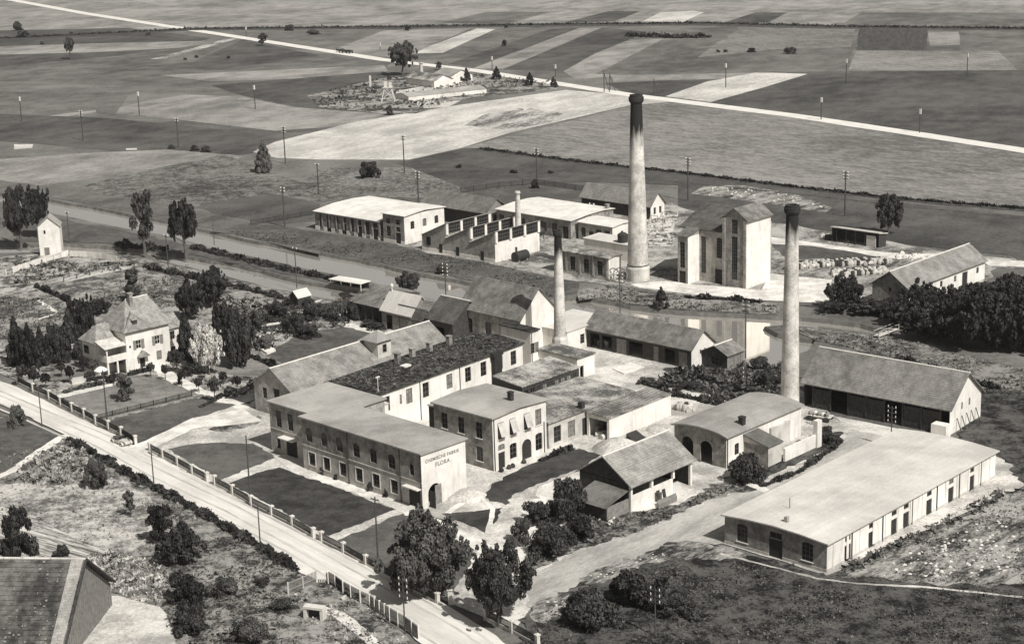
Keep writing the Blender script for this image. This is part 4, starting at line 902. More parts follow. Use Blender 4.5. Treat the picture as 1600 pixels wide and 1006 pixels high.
# ------------------------------------------------------------------ villa
vo = G(201, 584); va = R(44); t = thing('villa', 'white villa with steep hipped roofs, loggia balcony and shuttered windows in the garden', 'house', vo, va)
VH = 7.6
vst = dict(o=Vector((0, 0, 0)), ang=0, lx=9.2, ly=8.2, H=VH, ov=.4)
v = Bld('villa_tmp', None, None, vst, M_white); bpy.data.objects.remove(v.t); v.t = t
v.op('R', 2.6, 4.2, 1.1, 1.6, 'w', (2, 2), light=True).op('R', 6.6, 4.2, 1.1, 1.6, 'w', (2, 2), light=True).op('R', 6.7, 1.2, 1.1, 1.7, 'dl').op('R', 3.1, .5, 1.1, 2.1, 'd').op('R', .8, 4.6, .4, .5, 'w', (1, 1))
v.walls()
def hip(x0, x1, y0, y1, z, rh, axis, M, ins, name='roof', th=.15):
    b = MB(); c = [(x0, y0, z), (x1, y0, z), (x1, y1, z), (x0, y1, z)]
    if axis == 'x': p, q = (x0+ins, (y0+y1)/2, z+rh), (x1-ins, (y0+y1)/2, z+rh)
    else: p, q = ((x0+x1)/2, y0+ins, z+rh), ((x0+x1)/2, y1-ins, z+rh)
    if axis == 'x': b.face([c[0], c[1], q, p]); b.face([c[1], c[2], q]); b.face([c[2], c[3], p, q]); b.face([c[3], c[0], p])
    else: b.face([c[0], c[1], p]); b.face([c[1], c[2], q, p]); b.face([c[2], c[3], q]); b.face([c[3], c[0], p, q])
    lo = [(a, b_, z_-th) for a, b_, z_ in c]; b.face(lo[::-1])
    for i in range(4): b.face([lo[i], lo[(i+1) % 4], c[(i+1) % 4], c[i]])
    r = b.build(name, M, t); return r
M_vr = mat('villa_roof_tiles', 0.17, 0.34, 1.5, big=0.3, fine=5)
b = MB(); z0 = VH+.15; c = [(-.5, -.5, z0), (9.7, -.5, z0), (9.7, 8.7, z0), (-.5, 8.7, z0)]; p, q_ = (3.2, 4.3, VH+4.9), (7.9, 4.3, VH+4.9)
b.face([c[0], c[1], q_, p]); b.face([c[1], c[2], q_]); b.face([c[2], c[3], p, q_]); b.face([c[3], c[0], p])
lo = [(x, y, z-.16) for x, y, z in c]; b.face(lo[::-1])
for i in range(4): b.face([lo[i], lo[(i+1) % 4], c[(i+1) % 4], c[i]])
b.build('roof', M_vr, t)
b = MB(); ap = (2.2, 1.1, VH+3.1); bk = (2.9, 2.7, VH+3.2); b.face([(-.6, -.62, z0), (5.4, -.62, z0), ap]); b.face([(5.4, -.62, z0), (5.4, -.5, z0+.05), bk, ap]); b.face([(-.6, -.5, z0+.05), (-.6, -.62, z0), ap, bk]); b.build('cross_roof', M_vr, t)
b = MB(); b.bar((3.2, 4.3, VH+4.95), (7.9, 4.3, VH+4.95), .14, 6); b.build('ridge_tiles', M_wframe, t)
b = MB(); b.box(3.3, 4.0, 3.0, 3.7, VH+3.0, VH+6.0); b.box(3.2, 4.1, 2.9, 3.8, VH+6.0, VH+6.25); b.build('chimney', M_brick, t)
b = MB(); b.box(1.7, 2.7, .0, 1.4, VH+1.2, VH+2.0); b.build('dormer', M_dwood, t)
b = MB(); b.face([(1.55, -.2, VH+2.0), (2.85, -.2, VH+2.0), (2.85, 1.3, VH+2.6), (1.55, 1.3, VH+2.6)]); b.build('dormer_lid', M_vr, t)
# left wing with its own hip, and the two-storey loggia on the front corner
b = MB(); b.box(-4.2, -.01, 3.2, 8.0, 0, 5.9); b.build('wing_wall', M_white, t); hip(-4.7, 2.0, 2.7, 8.5, 6.05, 2.8, 'x', M_vr, 2.4, 'wing_roof')
fm, pm = win_mesh(1.6, 1.5, False, (3, 2)); 
for yy, zz in ((6.6, 3.6), (6.6, .7), (4.6, .7)): f = link('window', fm, t, (-4.24, yy, zz), R(90)); link('pane', pm, f)
b = MB(); b.box(-4.2, -.02, -.1, 3.18, 2.9, 3.2); b.build('balcony_floor', M_white, t)
for x, y in ((-4.15, -.05), (-4.15, 2.9), (-2.2, -.05), (-.35, -.05)): b = MB(); b.box(x, x+.3, y, y+.3, 0, 2.9); b.build('column', M_white, t)
b = MB(); b.box(-4.2, -4.08, -.1, 3.18, 3.2, 4.1); b.box(-4.08, -.02, -.1, .02, 3.2, 4.1); b.build('balustrade', M_white, t)
for x, y in ((-4.15, -.05), (-4.15, 2.8)): b = MB(); b.box(x, x+.22, y, y+.22, 4.1, 5.8); b.build('column', M_white, t)
b = MB(); b.face([(-4.6, -.4, 5.55), (-.05, -.4, 5.55), (-.05, 3.1, 6.5), (-4.6, 3.1, 6.5)]); b.face([(-4.6, -.4, 5.5), (-4.6, 3.1, 6.45), (-.05, 3.1, 6.45), (-.05, -.4, 5.5)]); b.build('awning', M_cream, t)
# right wing
b = MB(); b.box(9.21, 12.6, 1.6, 6.4, 0, 6.0); b.build('wing_wall', M_white, t)
b = MB(); b.face([(9, 1.2, 6.0), (13, 1.2, 6.0), (13, 4, 8.3), (7, 4, 8.3)]); b.face([(13, 6.8, 6.0), (9, 6.8, 6.0), (7, 4, 8.3), (13, 4, 8.3)]); b.face([(12.6, 1.6, 6.0), (12.6, 6.4, 6.0), (12.6, 4, 8.1)]); b.build('wing_roof', M_vr, t)
fm, pm = win_mesh(1.0, 1.5, False, (2, 2))
for zz in (1.0, 4.0): f = link('window', fm, t, (10.8, 1.56, zz)); link('pane', pm, f)
for x in (1.75, 3.45, 5.75, 7.45): b = MB(); b.box(x-.3, x+.3, -.09, -.01, 4.15, 5.85); b.build('shutter', M_gwood, t)
b = MB(); b.face([(2.0, -1.2, 2.75), (2.0, -.01, 2.75), (3.1, -.01, 3.8), (3.1, -1.2, 3.8)]); b.face([(3.1, -1.2, 3.8), (3.1, -.01, 3.8), (4.2, -.01, 2.75), (4.2, -1.2, 2.75)]); b.face([(2, -1.15, 2.75), (4.2, -1.15, 2.75), (3.1, -1.15, 3.75)]); b.build('porch_roof', M_vr, t)
b = MB(); b.box(2.3, 3.9, -1.3, -.02, 0, .35); b.build('porch_step', M_cream, t)

# ------------------------------------------------------------------ chimneys
def sootmat(hh, f):
    M = mat('sooted_masonry_%d' % int(hh*10), 0.38, 0.72, 0.5, streak=True, big=0.2, fine=2.5, contrast=.9); n = M.node_tree.nodes; L = M.node_tree.links; b = n['Principled BSDF']
    tc = n.new('ShaderNodeTexCoord'); sp = n.new('ShaderNodeSeparateXYZ'); L.new(tc.outputs['Object'], sp.inputs[0])
    nz = n.new('ShaderNodeTexNoise'); nz.inputs['Scale'].default_value = 1; nz.inputs['Detail'].default_value = 6; mq = n.new('ShaderNodeMapping'); mq.inputs['Scale'].default_value = (1.4, 1.4, .1); L.new(tc.outputs['Object'], mq.inputs[0]); L.new(mq.outputs[0], nz.inputs['Vector'])
    a = n.new('ShaderNodeMath'); a.operation = 'MULTIPLY_ADD'; a.inputs[1].default_value = hh*.22; L.new(nz.outputs[0], a.inputs[0]); L.new(sp.outputs[2], a.inputs[2])
    r = n.new('ShaderNodeMapRange'); r.inputs['From Min'].default_value = hh*(f+.05); r.inputs['From Max'].default_value = hh*(f+.15); L.new(a.outputs[0], r.inputs[0])
    mx = n.new('ShaderNodeMix'); mx.data_type = 'RGBA'; L.new(b.inputs['Base Color'].links[0].from_socket, mx.inputs[6]); mx.inputs[7].default_value = tone(.022); L.new(r.outputs[0], mx.inputs[0]); L.new(mx.outputs[2], b.inputs['Base Color'])
    return M
def stack(name, label, g, ty, r0, r1, sootf, base=None, bands=()):
    hh = height(g, ty); o = G(*g); t = thing(name, label, 'chimney', o)
    b = MB(); zs = np.linspace(0 if not base else base[1], hh*.955, 16); M_sh = sootmat(hh, sootf)
    rr = lambda z: r0+(r1-r0)*(z/hh)
    b.lathe([(rr(z), z) for z in zs], 28, tops=False); b.build('shaft', M_sh, t, True)
    b = MB(); b.lathe([(rr(z), z) for z in (hh*.955,)]+[(r1*1.15, hh*.957), (r1*1.38, hh*.968), (r1*1.38, hh*.988), (r1*1.2, hh*.99), (r1*1.2, hh), (r1*.7, hh), (r1*.7, hh-1.5)], 28); b.build('crown_ring', M_soot if sootf < .95 else M_conc, t)
    if base: b = MB(); b.lathe([(base[0], 0), (base[0], base[1]-.5), (base[0]-.25, base[1]), (rr(base[1]), base[1]+.002)], 8 if base[2] else 28); b.build('base', M_conc, t)
    for f in bands: z = hh*f; b = MB(); b.lathe([(rr(z)+.02, z-.09), (rr(z)+.07, z-.08), (rr(z)+.07, z+.08), (rr(z)+.02, z+.09)], 28, tops=False); b.build('band', M_iron, t)
    b = MB(); z = 1.5
    while z < hh*.95: 
        a = R(-120); p = (rr(z)+.12); b.bar((math.cos(a)*p-.15, math.sin(a)*p, z), (math.cos(a)*p+.15, math.sin(a)*p, z), .018, 4); z += .8
    b.build('climbing_irons', M_iron, t)
    return t
stack('chimney_stack', 'tallest factory chimney, pale shaft with long soot-black top beyond the canal', (997,437), 148, 2.35, 1.15, .78, (2.5, 3.2, False), (.085,))
stack('chimney_stack', 'slender middle chimney rising from the boiler room roof, with short black top', (876,566), 360, 1.25, .62, .83, (1.45, 5.0, True), ())
stack('chimney_stack', 'stout right-hand chimney behind the pump house with heavy black crown', (1234,636), 320, 1.55, .95, .86, None, ())
stack('chimney_stack', 'short thin white chimney standing before the bright-roofed press hall', (811,390), 299, .85, .5, .97, (1.0, 2.0, True), ())

# ------------------------------------------------------------------ trees
def blob_pts(cs, rs, per, leaf, rg, flat=.9):
    C, A, B = [], [], []
    for c, r in zip(cs, rs):
        k = int(per*r*r/(np.mean(np.array(rs)**2)))+8
        d = rg.normal(size=(k, 3)); d /= np.linalg.norm(d, axis=1)[:, None]
        rad = r*rg.uniform(.45, 1.08, k)**.6
        p = np.array(c)+d*rad[:, None]*np.array([1, 1, flat])
        nrm = d+rg.normal(0, .55, (k, 3)); nrm /= np.linalg.norm(nrm, axis=1)[:, None]
        a = np.cross(nrm, rg.normal(size=(k, 3))); a /= np.linalg.norm(a, axis=1)[:, None]; b_ = np.cross(nrm, a)
        s = leaf*rg.uniform(.6, 1.3, k)[:, None]
        C.append(p); A.append(a*s*.5); B.append(b_*s*.5)
    return np.concatenate(C), np.concatenate(A), np.concatenate(B)
def crown_mesh(kind, seed, M):
    rg = np.random.default_rng(seed); cs, rs = [], []
    if kind == 'round' or kind == 'big':
        def shell(n, q0, q1, r0, r1):
            for _ in range(n):
                d = rg.normal(size=3); d /= np.linalg.norm(d); q = rg.uniform(q0, q1); lump = 1+.16*math.sin(3.1*math.atan2(d[1], d[0])+seed)+.12*math.sin(5*d[2]+seed*2)
                cs.append(d*q*lump*np.array([.86, .86, .47])+np.array([0, 0, .5])); rs.append(rg.uniform(r0, r1))
        if kind == 'round': shell(9, .1, .5, .22, .32); shell(26, .62, .85, .13, .24); shell(26, .85, 1.05, .06, .12)
        else: shell(14, .1, .5, .2, .3); shell(48, .62, .86, .10, .19); shell(60, .86, 1.08, .04, .10)
        C, A, B = blob_pts(cs, rs, 130 if kind == 'round' else 230, .06 if kind == 'round' else .036, rg)
    elif kind == 'sparse':
        for i in range(26):
            z = rg.uniform(0, 1); a = rg.uniform(0, 6.28); q = rg.uniform(.1, .75)*(1.15-.55*abs(z-.55)*2); cs.append(np.array([math.cos(a)*q, math.sin(a)*q, z])); rs.append(rg.uniform(.14, .28))
        C, A, B = blob_pts(cs, rs, 130, .06, rg, .5)
    elif kind == 'cone':
        for i in range(60):
            z = rg.uniform(0, 1); a = rg.uniform(0, 6.28); q = (1-z)**.8*rg.uniform(.5, .92); cs.append(np.array([math.cos(a)*q, math.sin(a)*q, z*.95])); rs.append(.10+.16*(1-z))
        C, A, B = blob_pts(cs, rs, 110, .06, rg, .45)
    elif kind == 'bush':
        for i in range(26):
            a = rg.uniform(0, 6.28); z = rg.uniform(0, .75); q = math.sqrt(max(0, 1-z*z))*rg.uniform(.2, .85); cs.append(np.array([math.cos(a)*q, math.sin(a)*q, z*.95])); rs.append(rg.uniform(.16, .34))
        C, A, B = blob_pts(cs, rs, 220, .06, rg, .7)
    C[:, 2] = np.maximum(C[:, 2], .0)
    return quads('crown', C, A, B, M)
CR = {}
def crown(kind, i, M):
    k = (kind, i, M.name)
    if k not in CR: CR[k] = crown_mesh(kind, hash_(kind)+i*17, M)
    return CR[k]
def hash_(s): return sum(ord(c)*(i+1) for i, c in enumerate(s))
TR = {}
def trunk_mesh(kind, i, cb):
    """unit trunk: height 1 = tree height; cb = fraction where the crown begins"""
    k = (kind, i, round(cb, 1))
    if k in TR: return TR[k]
    rg = random.Random(i*7+3); b = MB(); r = .028
    pts = [Vector((0, 0, -.01))]; 
    for z in (cb*.5, cb, (1+cb)/2, .88): pts.append(Vector((rg.uniform(-.02, .02), rg.uniform(-.02, .02), z)))
    rr = [r*1.25, r, r*.85, r*.55, r*.2]
    for j in range(4): b.bar(pts[j], pts[j+1], rr[j], 7, rr[j+1], caps=j == 3)
    for j in range(6):
        z = cb+(.9-cb)*rg.uniform(0, .6); a = 6.28*j/6+rg.uniform(-.4, .4); q = rg.uniform(.14, .28)
        b.bar((0, 0, z-.04), (math.cos(a)*q, math.sin(a)*q, z+rg.uniform(.08, .2)), r*.45, 5, r*.12)
    TR[k] = b.mesh('trunk', M_trunk); return TR[k]
def tree(g, ty, wpx, kind, M, label, cb=.3, group=None, name='tree', cat='tree', var=None):
    hh = max(height(g, ty), .4); o = G(*g); k = ppm(g); rw = wpx/k/2
    var = random.randrange(3) if var is None else var
    bush = kind == 'bush' or cb <= .02
    if kind == 'bush':
        ob = link(name, crown(kind, var, M), None, o, random.uniform(0, 6.28), (rw, rw, hh)); tag(ob, label, cat, group); return ob
    t = thing(name, label, cat, o, random.uniform(0, 6.28), group)
    tr = link('trunk', trunk_mesh(kind, var, cb), t, (0, 0, 0), 0, (hh*.8, hh*.8, hh*.97))
    # unit crown spans about z 0..1 vertically, radius 1
    ch = hh*(1-cb); link('crown', crown(kind, var, M), t, (0, 0, hh*cb), 0, (rw*.95, rw*.95, ch*.97))
    return t
D, Lf, Ll = M_leafd, M_leaf, M_leafl
for a in [
 ((33,388),290,56,'big',D,'dark spreading tree at the left edge behind the white tower house, left one',.22),
 ((60,372),289,44,'big',D,'dark tree directly behind the roof of the white tower house',.25),
 ((226,397),295,50,'sparse',Lf,'tall loose-crowned tree between the two canals, left of the pair',.25),
 ((291,405),307,56,'round',D,'dense dark tree between the two canals, right of the pair',.30),
 ((110,93),58,20,'round',Lf,'lone small tree with pale trunk in the far left field',.35),
 ((409,72),53,24,'sparse',Lf,'small tree beside the far country road near the track fork',.2),
 ((629,118),62,50,'big',Lf,'large round tree beside the nursery and the far country road',.22),
 ((686,110),96,13,'round',Lf,'small tree behind the nursery roofs right of the large round tree',.2),
 ((729,128),105,18,'cone',D,'first small dark tree from the left in the roadside row',.1),
 ((776,125),103,18,'cone',D,'second small dark tree from the left in the roadside row',.1),
 ((828,134),112,18,'cone',D,'third small dark tree from the left in the roadside row',.1),
 ((865,137),119,15,'cone',D,'last and smallest dark tree of the roadside row',.1),
 ((609,180),163,14,'bush',Lf,'small bush below the timber trestle of the nursery',0),
 ((413,270),217,36,'cone',Ll,'pyramidal grey-green tree alone at the tip of the bright stubble field',.06),
 ((1388,366),302,52,'round',D,'dark tree behind the open black timber shed',.15),
 ((1033,482),446,28,'cone',D,'small dense tree on the canal bank before the boiler house',.12),
 ((639,456),425,44,'round',D,'round dark tree by the canal behind the pale-roofed timber shed',.05),
 ((690,428),412,20,'bush',Lf,'small bush on the far canal bank',0),
 ((207,472),424,48,'sparse',Lf,'loose tree behind the villa chimney',.1),
 ((331,480),414,60,'big',D,'tallest dark tree behind the villa on the right',.08),
 ((297,500),438,52,'round',D,'dark tree close behind the right wing of the villa',.08),
 ((352,530),468,46,'round',D,'dark tree right of the pale blossoming tree, behind it',.08),
 ((293,572),482,44,'cone',D,'dark conifer at the right corner of the villa',.03),
 ((374,574),484,62,'round',D,'dark tree behind and right of the pale silvery tree',.03),
 ((327,586),506,56,'round',M_leafp,'pale silvery tree right of the villa',.12),
 ((28,572),490,40,'cone',D,'dark conifer at the left edge left of the villa',.03),
 ((46,575),505,42,'round',D,'dark bushy tree between the two conifers at the left edge',.03),
 ((66,572),506,32,'cone',D,'dark conifer right of the bushy tree near the left edge',.03),
 ((88,568),505,44,'round',D,'dark bushy tree left of the tall villa conifer',.03),
 ((112,562),478,48,'cone',D,'tall dark conifer at the left side of the villa',.03),
 ((132,532),461,50,'big',D,'dark bushy tree at the left rear corner of the villa',.05),
 ((155,492),466,36,'round',D,'low dark tree behind the left roof of the villa',.05),
 ((665,935),803,158,'big',Lf,'large dark leafy tree over the road fence at the bottom centre',.10),
 ((780,978),848,118,'big',D,'dark tree with ragged crown beside the gate at the bottom centre',.18),
 ((255,850),785,62,'sparse',D,'dark leaning tree below the roadside hedge at the lower left',.1),
 ((283,880),820,84,'round',D,'dark bushy tree just above the lower left shrub thicket',.08),
 ((205,808),767,30,'sparse',Ll,'thin sapling in the pale meadow at the lower left',.3),
 ((196,628),583,40,'sparse',Ll,'loose grey-green bushy tree in the villa front lawn',.12),
]: tree(*a[:6], cb=a[6], name='bush' if a[3] == 'bush' else 'tree', cat='bush' if a[3] == 'bush' else 'tree')
# formal little ball trees of the villa garden
balls = [((36,603),569,24,'left edge of the villa garden, first by the road fence'),((54,606),573,26,'second by the road fence from the left'),((72,608),582,20,'third by the road fence from the left'),((97,590),565,17,'upper one of the pair on the small side lawn'),((110,600),571,20,'lower one of the pair on the small side lawn'),
 ((133,583),556,18,'close to the left corner of the villa loggia'),((147,590),561,20,'beside the white parasol'),((187,585),552,20,'directly before the villa loggia'),((236,591),566,15,'before the villa porch path, on the lawn side'),((259,595),568,16,'beside the villa path next to the front lawn'),
 ((277,583),545,34,'large one right of the villa corner'),((284,604),577,16,'beyond the path, above the lawn corner'),((300,590),566,22,'behind the path near the dark conifer'),((311,614),589,17,'mid-way along the villa path'),((320,592),570,17,'on the far lawn behind the path'),((336,628),588,23,'at the end of the villa path, tallest'),
 ((349,602),580,16,'on the right lawn left of the hedge block'),((371,612),587,19,'above the clipped hedge block')]
for i, (g, ty, wp, wh) in enumerate(balls): tree(g, ty, wp, 'round', D if i % 3 else Lf, 'small ball-headed garden tree '+wh, cb=.42, group='ball-headed trees in the villa garden', name='ball_tree')
# wood at the right edge
wood = [((1322,480),430,52),((1300,488),462,40),((1352,490),452,50),((1385,492),462,44),((1410,508),458,58),((1438,500),438,58),((1450,530),462,70),((1478,505),440,60),((1492,538),460,70),((1515,505),432,64),((1535,545),455,76),((1552,500),425,66),((1575,548),450,76),((1592,500),415,70),((1610,550),440,80),((1630,500),420,70)]
wood = [(g, ty+((i*37) % 5)*4, wp*(1.25+.25*((i*53) % 4)/3)) for i, (g, ty, wp) in enumerate(wood)]
for i, (g, ty, wp) in enumerate(wood):
    wh = ['before the yard gravel, isolated and pointed','low at the left end by the canal','second in the front rank from the left','before the grey brick gable','third in the front rank from the left','beside the white shed wall, left','fourth in the front rank','beside the white shed wall, middle','fifth in the front rank','beside the white shed wall, right','sixth in the front rank','behind the sixth, upper','seventh in the front rank','at the right edge, upper','at the right edge, lower','outermost at the right edge'][i]
    tree(g, ty, wp, 'big' if i % 2 else 'round', D, 'dark tree of the canal-side wood '+wh, cb=.05, group='trees of the wood at the right edge')
bushes = [((1235,84),73,24,D,'larger rounded bush in the far right field'),((1174,82),74,15,D,'middle bush of the three in the far right field'),((1122,82),77,9,D,'leftmost bush of the far right field, paired'),((1133,82),77,9,D,'second bush of the paired two in the far right field'),((788,72),61,10,D,'tiny bush in the dark strip field beyond the road'),((791,44),37,9,D,'tiny bush on the far dark hedge line, centre'),((637,48),40,11,D,'tiny bush on the far dark hedge line, left of centre'),((1075,36),32,9,D,'tiny bush on the far hedge line, right'),
 ((28,48),32,18,Lf,'upper bush at the far top left corner'),((36,59),47,24,Lf,'lower bush at the far top left corner'),((66,70),64,10,Lf,'tiny bush right of the top left corner bushes'),((453,48),38,18,Lf,'ragged bush at the top beyond the far road, left'),((490,54),46,24,Lf,'ragged bush at the top beyond the far road, right'),((232,56),50,12,Lf,'tiny bush above the far left ditch'),
 ((268,233),226,13,D,'leftmost of three field bushes by the telegraph pole'),((304,236),226,15,D,'middle of three field bushes by the telegraph pole'),((322,238),227,18,D,'rightmost of three field bushes by the telegraph pole'),((578,278),246,42,D,'big round bush in the meadow below the stubble field'),
 ((289,94),90,8,D,'tiny left bush on the dark field below the track fork'),((307,91),86,7,D,'tiny middle bush on the dark field below the track fork'),((357,92),87,7,D,'tiny right bush on the dark field below the track fork'),
 ((717,263),255,12,D,'low left bush on the field ditch behind the far factory'),((803,271),264,14,D,'low middle bush on the field ditch behind the far factory'),((860,271),266,12,D,'low right bush on the field ditch behind the far factory'),((836,294),280,16,D,'bush at the corner of the dark field fence'),
 ((152,764),710,40,Lf,'grey bush in the leafy plot by the roadside hedge'),((28,668),628,30,Ll,'bare-branched bush at the left road edge'),((32,866),786,60,D,'large dark bush at the lower left edge'),((95,872),848,30,D,'small dark bush before the barn roof'),
 ((300,985),945,80,D,'broad shrub at the left of the lower thicket'),((395,1000),965,70,Lf,'broad shrub in the middle of the lower thicket'),((440,955),935,50,D,'broad shrub at the right of the lower thicket'),((345,930),900,60,Lf,'upper shrub of the lower thicket'),((290,940),890,70,D,'upper left shrub of the lower thicket'),((410,915),900,36,D,'upper right shrub of the lower thicket'),
 ((885,812),738,78,D,'dense dark bush left of the tiled lean-to'),((838,818),778,60,D,'straggling bush beside the white path'),((815,850),806,44,Lf,'thin bush at the fork of the white path'),((860,868),812,84,D,'dark bush above the driveway bend'),((905,845),800,60,D,'low bush beside the driveway near the rubble stones'),
 ((1167,752),706,74,D,'round black bush at the corner of the pump house'),((1000,945),885,105,D,'large dark bush in the rough ground at the bottom, right one'),((925,975),922,110,D,'large dark bush in the rough ground at the bottom, left one'),((1060,960),925,80,D,'low dark bush right of the bottom pole'),((1290,690),664,50,D,'weedy bush left of the driveway turning'),
 ((504,742),728,13,D,'first shrub from the left against the lettered hall'),((527,750),738,13,D,'second shrub from the left against the lettered hall'),((579,768),750,15,D,'third shrub from the left against the lettered hall'),((605,777),760,16,D,'fourth shrub from the left against the lettered hall'),((444,704),690,16,D,'shrub at the door of the office wing'),
 ((208,576),558,12,D,'clipped bush at the corner of the villa front'),((244,563),548,18,Lf,'bush right of the villa porch'),((174,598),580,26,D,'flowering bush before the villa loggia'),((141,595),580,24,D,'low dark bush left of the white parasol'),((282,600),585,10,D,'little bush between ball trees'),
 ((1010,600),588,34,Lf,'weedy bush before the long low shed, left') ,((1075,608),594,40,D,'weedy bush before the long low shed, middle'),((1140,612),598,40,Lf,'weedy bush before the long low shed, right'),((1203,604),575,44,D,'dark reeds beside the right chimney'),((1188,575),556,40,D,'dark reeds behind the little gabled hut'),
 ((430,500),468,52,D,'fruit tree bush in the orchard, upper left'),((400,512),476,50,Lf,'fruit bush in the orchard, far left'),((458,520),482,40,D,'dark fruit bush in the orchard centre'),((488,498),465,44,D,'dark fruit bush left of the bean rows'),((528,500),468,40,Lf,'bean row bush near the wagon shed, left'),((552,502),466,30,D,'bean row bush near the wagon shed, right'),((412,545),518,46,Ll,'clump of tall pale grass in the orchard'),((480,528),505,44,D,'low berry bush row in the orchard'),((450,478),466,30,D,'bush beside the tiny garden hut'),((372,520),488,44,D,'dark bush at the orchard corner near the villa trees'),
 ((540,464),455,26,D,'low bush on the canal edge below the pavilion'),((585,510),500,60,D,'dark shrubs under the open wagon shed')]
for g, ty, wp, M, lb in bushes: tree(g, ty, wp, 'bush', M, lb, 0, name='bush', cat='bush')

# ------------------------------------------------------------------ hedges and ground cover
def hedge(px, hgt, wid, M, label, per=30, leaf=.3, name='hedge', cat='hedge', group=None):
    P = [G(*p) for p in px]; C = []
    for a, b_ in zip(P[:-1], P[1:]):
        L = (b_-a).length; k = int(L*per); f = rng.uniform(0, 1, k)[:, None]; d = (b_-a)/L; nn = np.array([-d.y, d.x, 0])
        c = np.array(a)+(np.array(b_)-np.array(a))*f; an = rng.uniform(0, math.pi, k); q = rng.uniform(.6, 1.05, k)
        u = .75+.35*np.sin(f[:, 0]*L*.9+a.x)+.15*np.sin(f[:, 0]*L*2.3)
        c = c+nn*((np.cos(an)*q*wid/2*u)[:, None]); c[:, 2] = np.sin(an)*q*hgt*u; C.append(c)
    C = np.concatenate(C); base = np.array(P[0]); C = C-base
    A = rng.normal(0, leaf/2.4, C.shape); B = rng.normal(0, leaf/2.4, C.shape)
    o = link(name, quads(name, C, A, B, M), None, P[0]); tag(o, label, cat, group); return o
hedge([(108,688),(140,708),(200,742),(250,768),(300,795),(360,830),(420,866),(465,893)], .9, 1.9, M_leafd, 'ragged dark hedge along the near side of the foreground road', 130, .32)
hedge([(750,233),(900,253),(1050,269),(1250,294),(1400,311),(1640,330)], .6, 2.2, M_leafd, 'long dark leaf strip standing in for the shaded crop edge behind the boiler house', 30, .4)  # leaf row added here; the crop edge's shade is put into its dark colour
hedge([(-20,62),(300,46),(600,43),(900,38.5),(1100,37),(1300,42),(1640,46)], .5, 4, M_leafd, 'dark hedge line along the far railway at the top', 14, .8)
hedge([(980,57),(1060,60),(1110,59)], 1.0, 4, M_leafd, 'short dark hedge in the strip fields, upper right', 8, 1.6)
hedge([(225,418),(310,437),(400,457),(450,470)], 1.2, 1.8, M_leafd, 'dark hedge behind the villa garden along the second canal', 60, .35)
hedge([(57,450),(90,464),(122,480)], 1.4, .9, M_leafd, 'straight dark hedge between the two left gardens', 90, .3)
hedge([(360,545),(400,562),(440,578)], 1.2, 1.0, M_leafd, 'clipped hedge dividing the villa garden from the orchard lawn', 90, .28)
hedge([(200,588),(235,580)], .9, .9, M_leafd, 'low clipped hedge before the villa front wall', 110, .22)
hedge([(352,622),(378,618),(400,604)], 1.6, 1.6, M_leafd, 'clipped hedge block at the right end of the villa garden', 120, .28)
hedge([(314,638),(348,620)], .8, .8, M_leafd, 'short dark hedge at the end of the villa path', 90, .25)
hedge([(300,388),(345,398),(400,412),(460,425),(540,442)], 1.0, 2.5, M_leafd, 'dark reed fringe on the spit between the two canals', 60, .4)
hedge([(180,385),(220,388),(262,392)], 1.6, 2.0, M_leafd, 'dark fringe of shrubs beside the canal under the left tree', 60, .4)
hedge([(1070,466),(1100,468),(1150,470),(1190,474)], 1.0, 1.2, M_leafd, 'row of small bushes on the canal edge before the boiler house', 50, .35)
hedge([(1005,600),(1050,618),(1100,628),(1135,636)], 1.2, 1.5, M_leafd, 'dark weeds along the wall below the long low shed', 80, .3)
hedge([(845,722),(870,711),(895,703)], .9, .9, M_leafd, 'low bushes along the wall of the single-storey building', 70, .3)
hedge([(1190,762),(1250,738),(1316,690)], .6, 1.2, M_leafd, 'weedy strip along the driveway edge by the white yard walls', 80, .3)
hedge([(100,615),(130,607),(160,600)], .6, 2.0, M_leafl, 'mixed flower border in front of the villa', 120, .25, 'flower_border', 'flower bed')
hedge([(1400,560),(1480,585),(1560,610)], .8, 1.2, M_leafd, 'dark ditch weeds behind the big tiled shed', 50, .4)
def cover(name, px, dens, size, hgt, M, z=0.0, clump=0.0, squash=1):
    P = [G(*p) for p in px]; xs = [p.x for p in P]; ys = [p.y for p in P]; area = (max(xs)-min(xs))*(max(ys)-min(ys)); n = int(area*dens)
    C = np.column_stack([rng.uniform(min(xs), max(xs), n), rng.uniform(min(ys), max(ys), n), np.zeros(n)])
    C = C[pts_in([(p.x, p.y) for p in P], C)]
    if clump:
        f = np.sin(C[:, 0]*clump+1.3*np.sin(C[:, 1]*clump*.7))+np.sin(C[:, 1]*clump*1.1+1.7*np.sin(C[:, 0]*clump*.6+2)); C = C[rng.uniform(-1.6, 1.6, len(C)) < f]
    n = len(C); s = size*rng.uniform(.5, 1.4, n)[:, None]
    A = rng.normal(0, 1, (n, 3))*s*.4; B = rng.normal(0, 1, (n, 3))*s*.4*squash; C[:, 2] = rng.uniform(0, hgt, n)+z
    o = link(name, quads(name, C, A, B, M)); o['kind'] = 'stuff'; return o
cover('weeds', [(800,1030),(840,965),(905,920),(960,905),(1060,880),(1130,870),(1292,915),(1400,920),(1640,925),(1640,1040)], 26, .17, .25, M_grassd, clump=.4)
cover('weeds', [(1310,905),(1400,855),(1600,765),(1640,770),(1640,915),(1500,912)], 16, .18, .22, M_grassd, clump=.5)
cover('weeds', [(1300,893),(1420,838),(1566,765),(1580,775),(1430,850),(1310,905)], 14, .3, .5, M_grassd, clump=.9)
cover('thicket_leaves', [(230,880),(300,850),(360,840),(470,900),(455,960),(470,1040),(260,1040),(260,960)], 22, .22, .35, M_grassd, clump=.5)
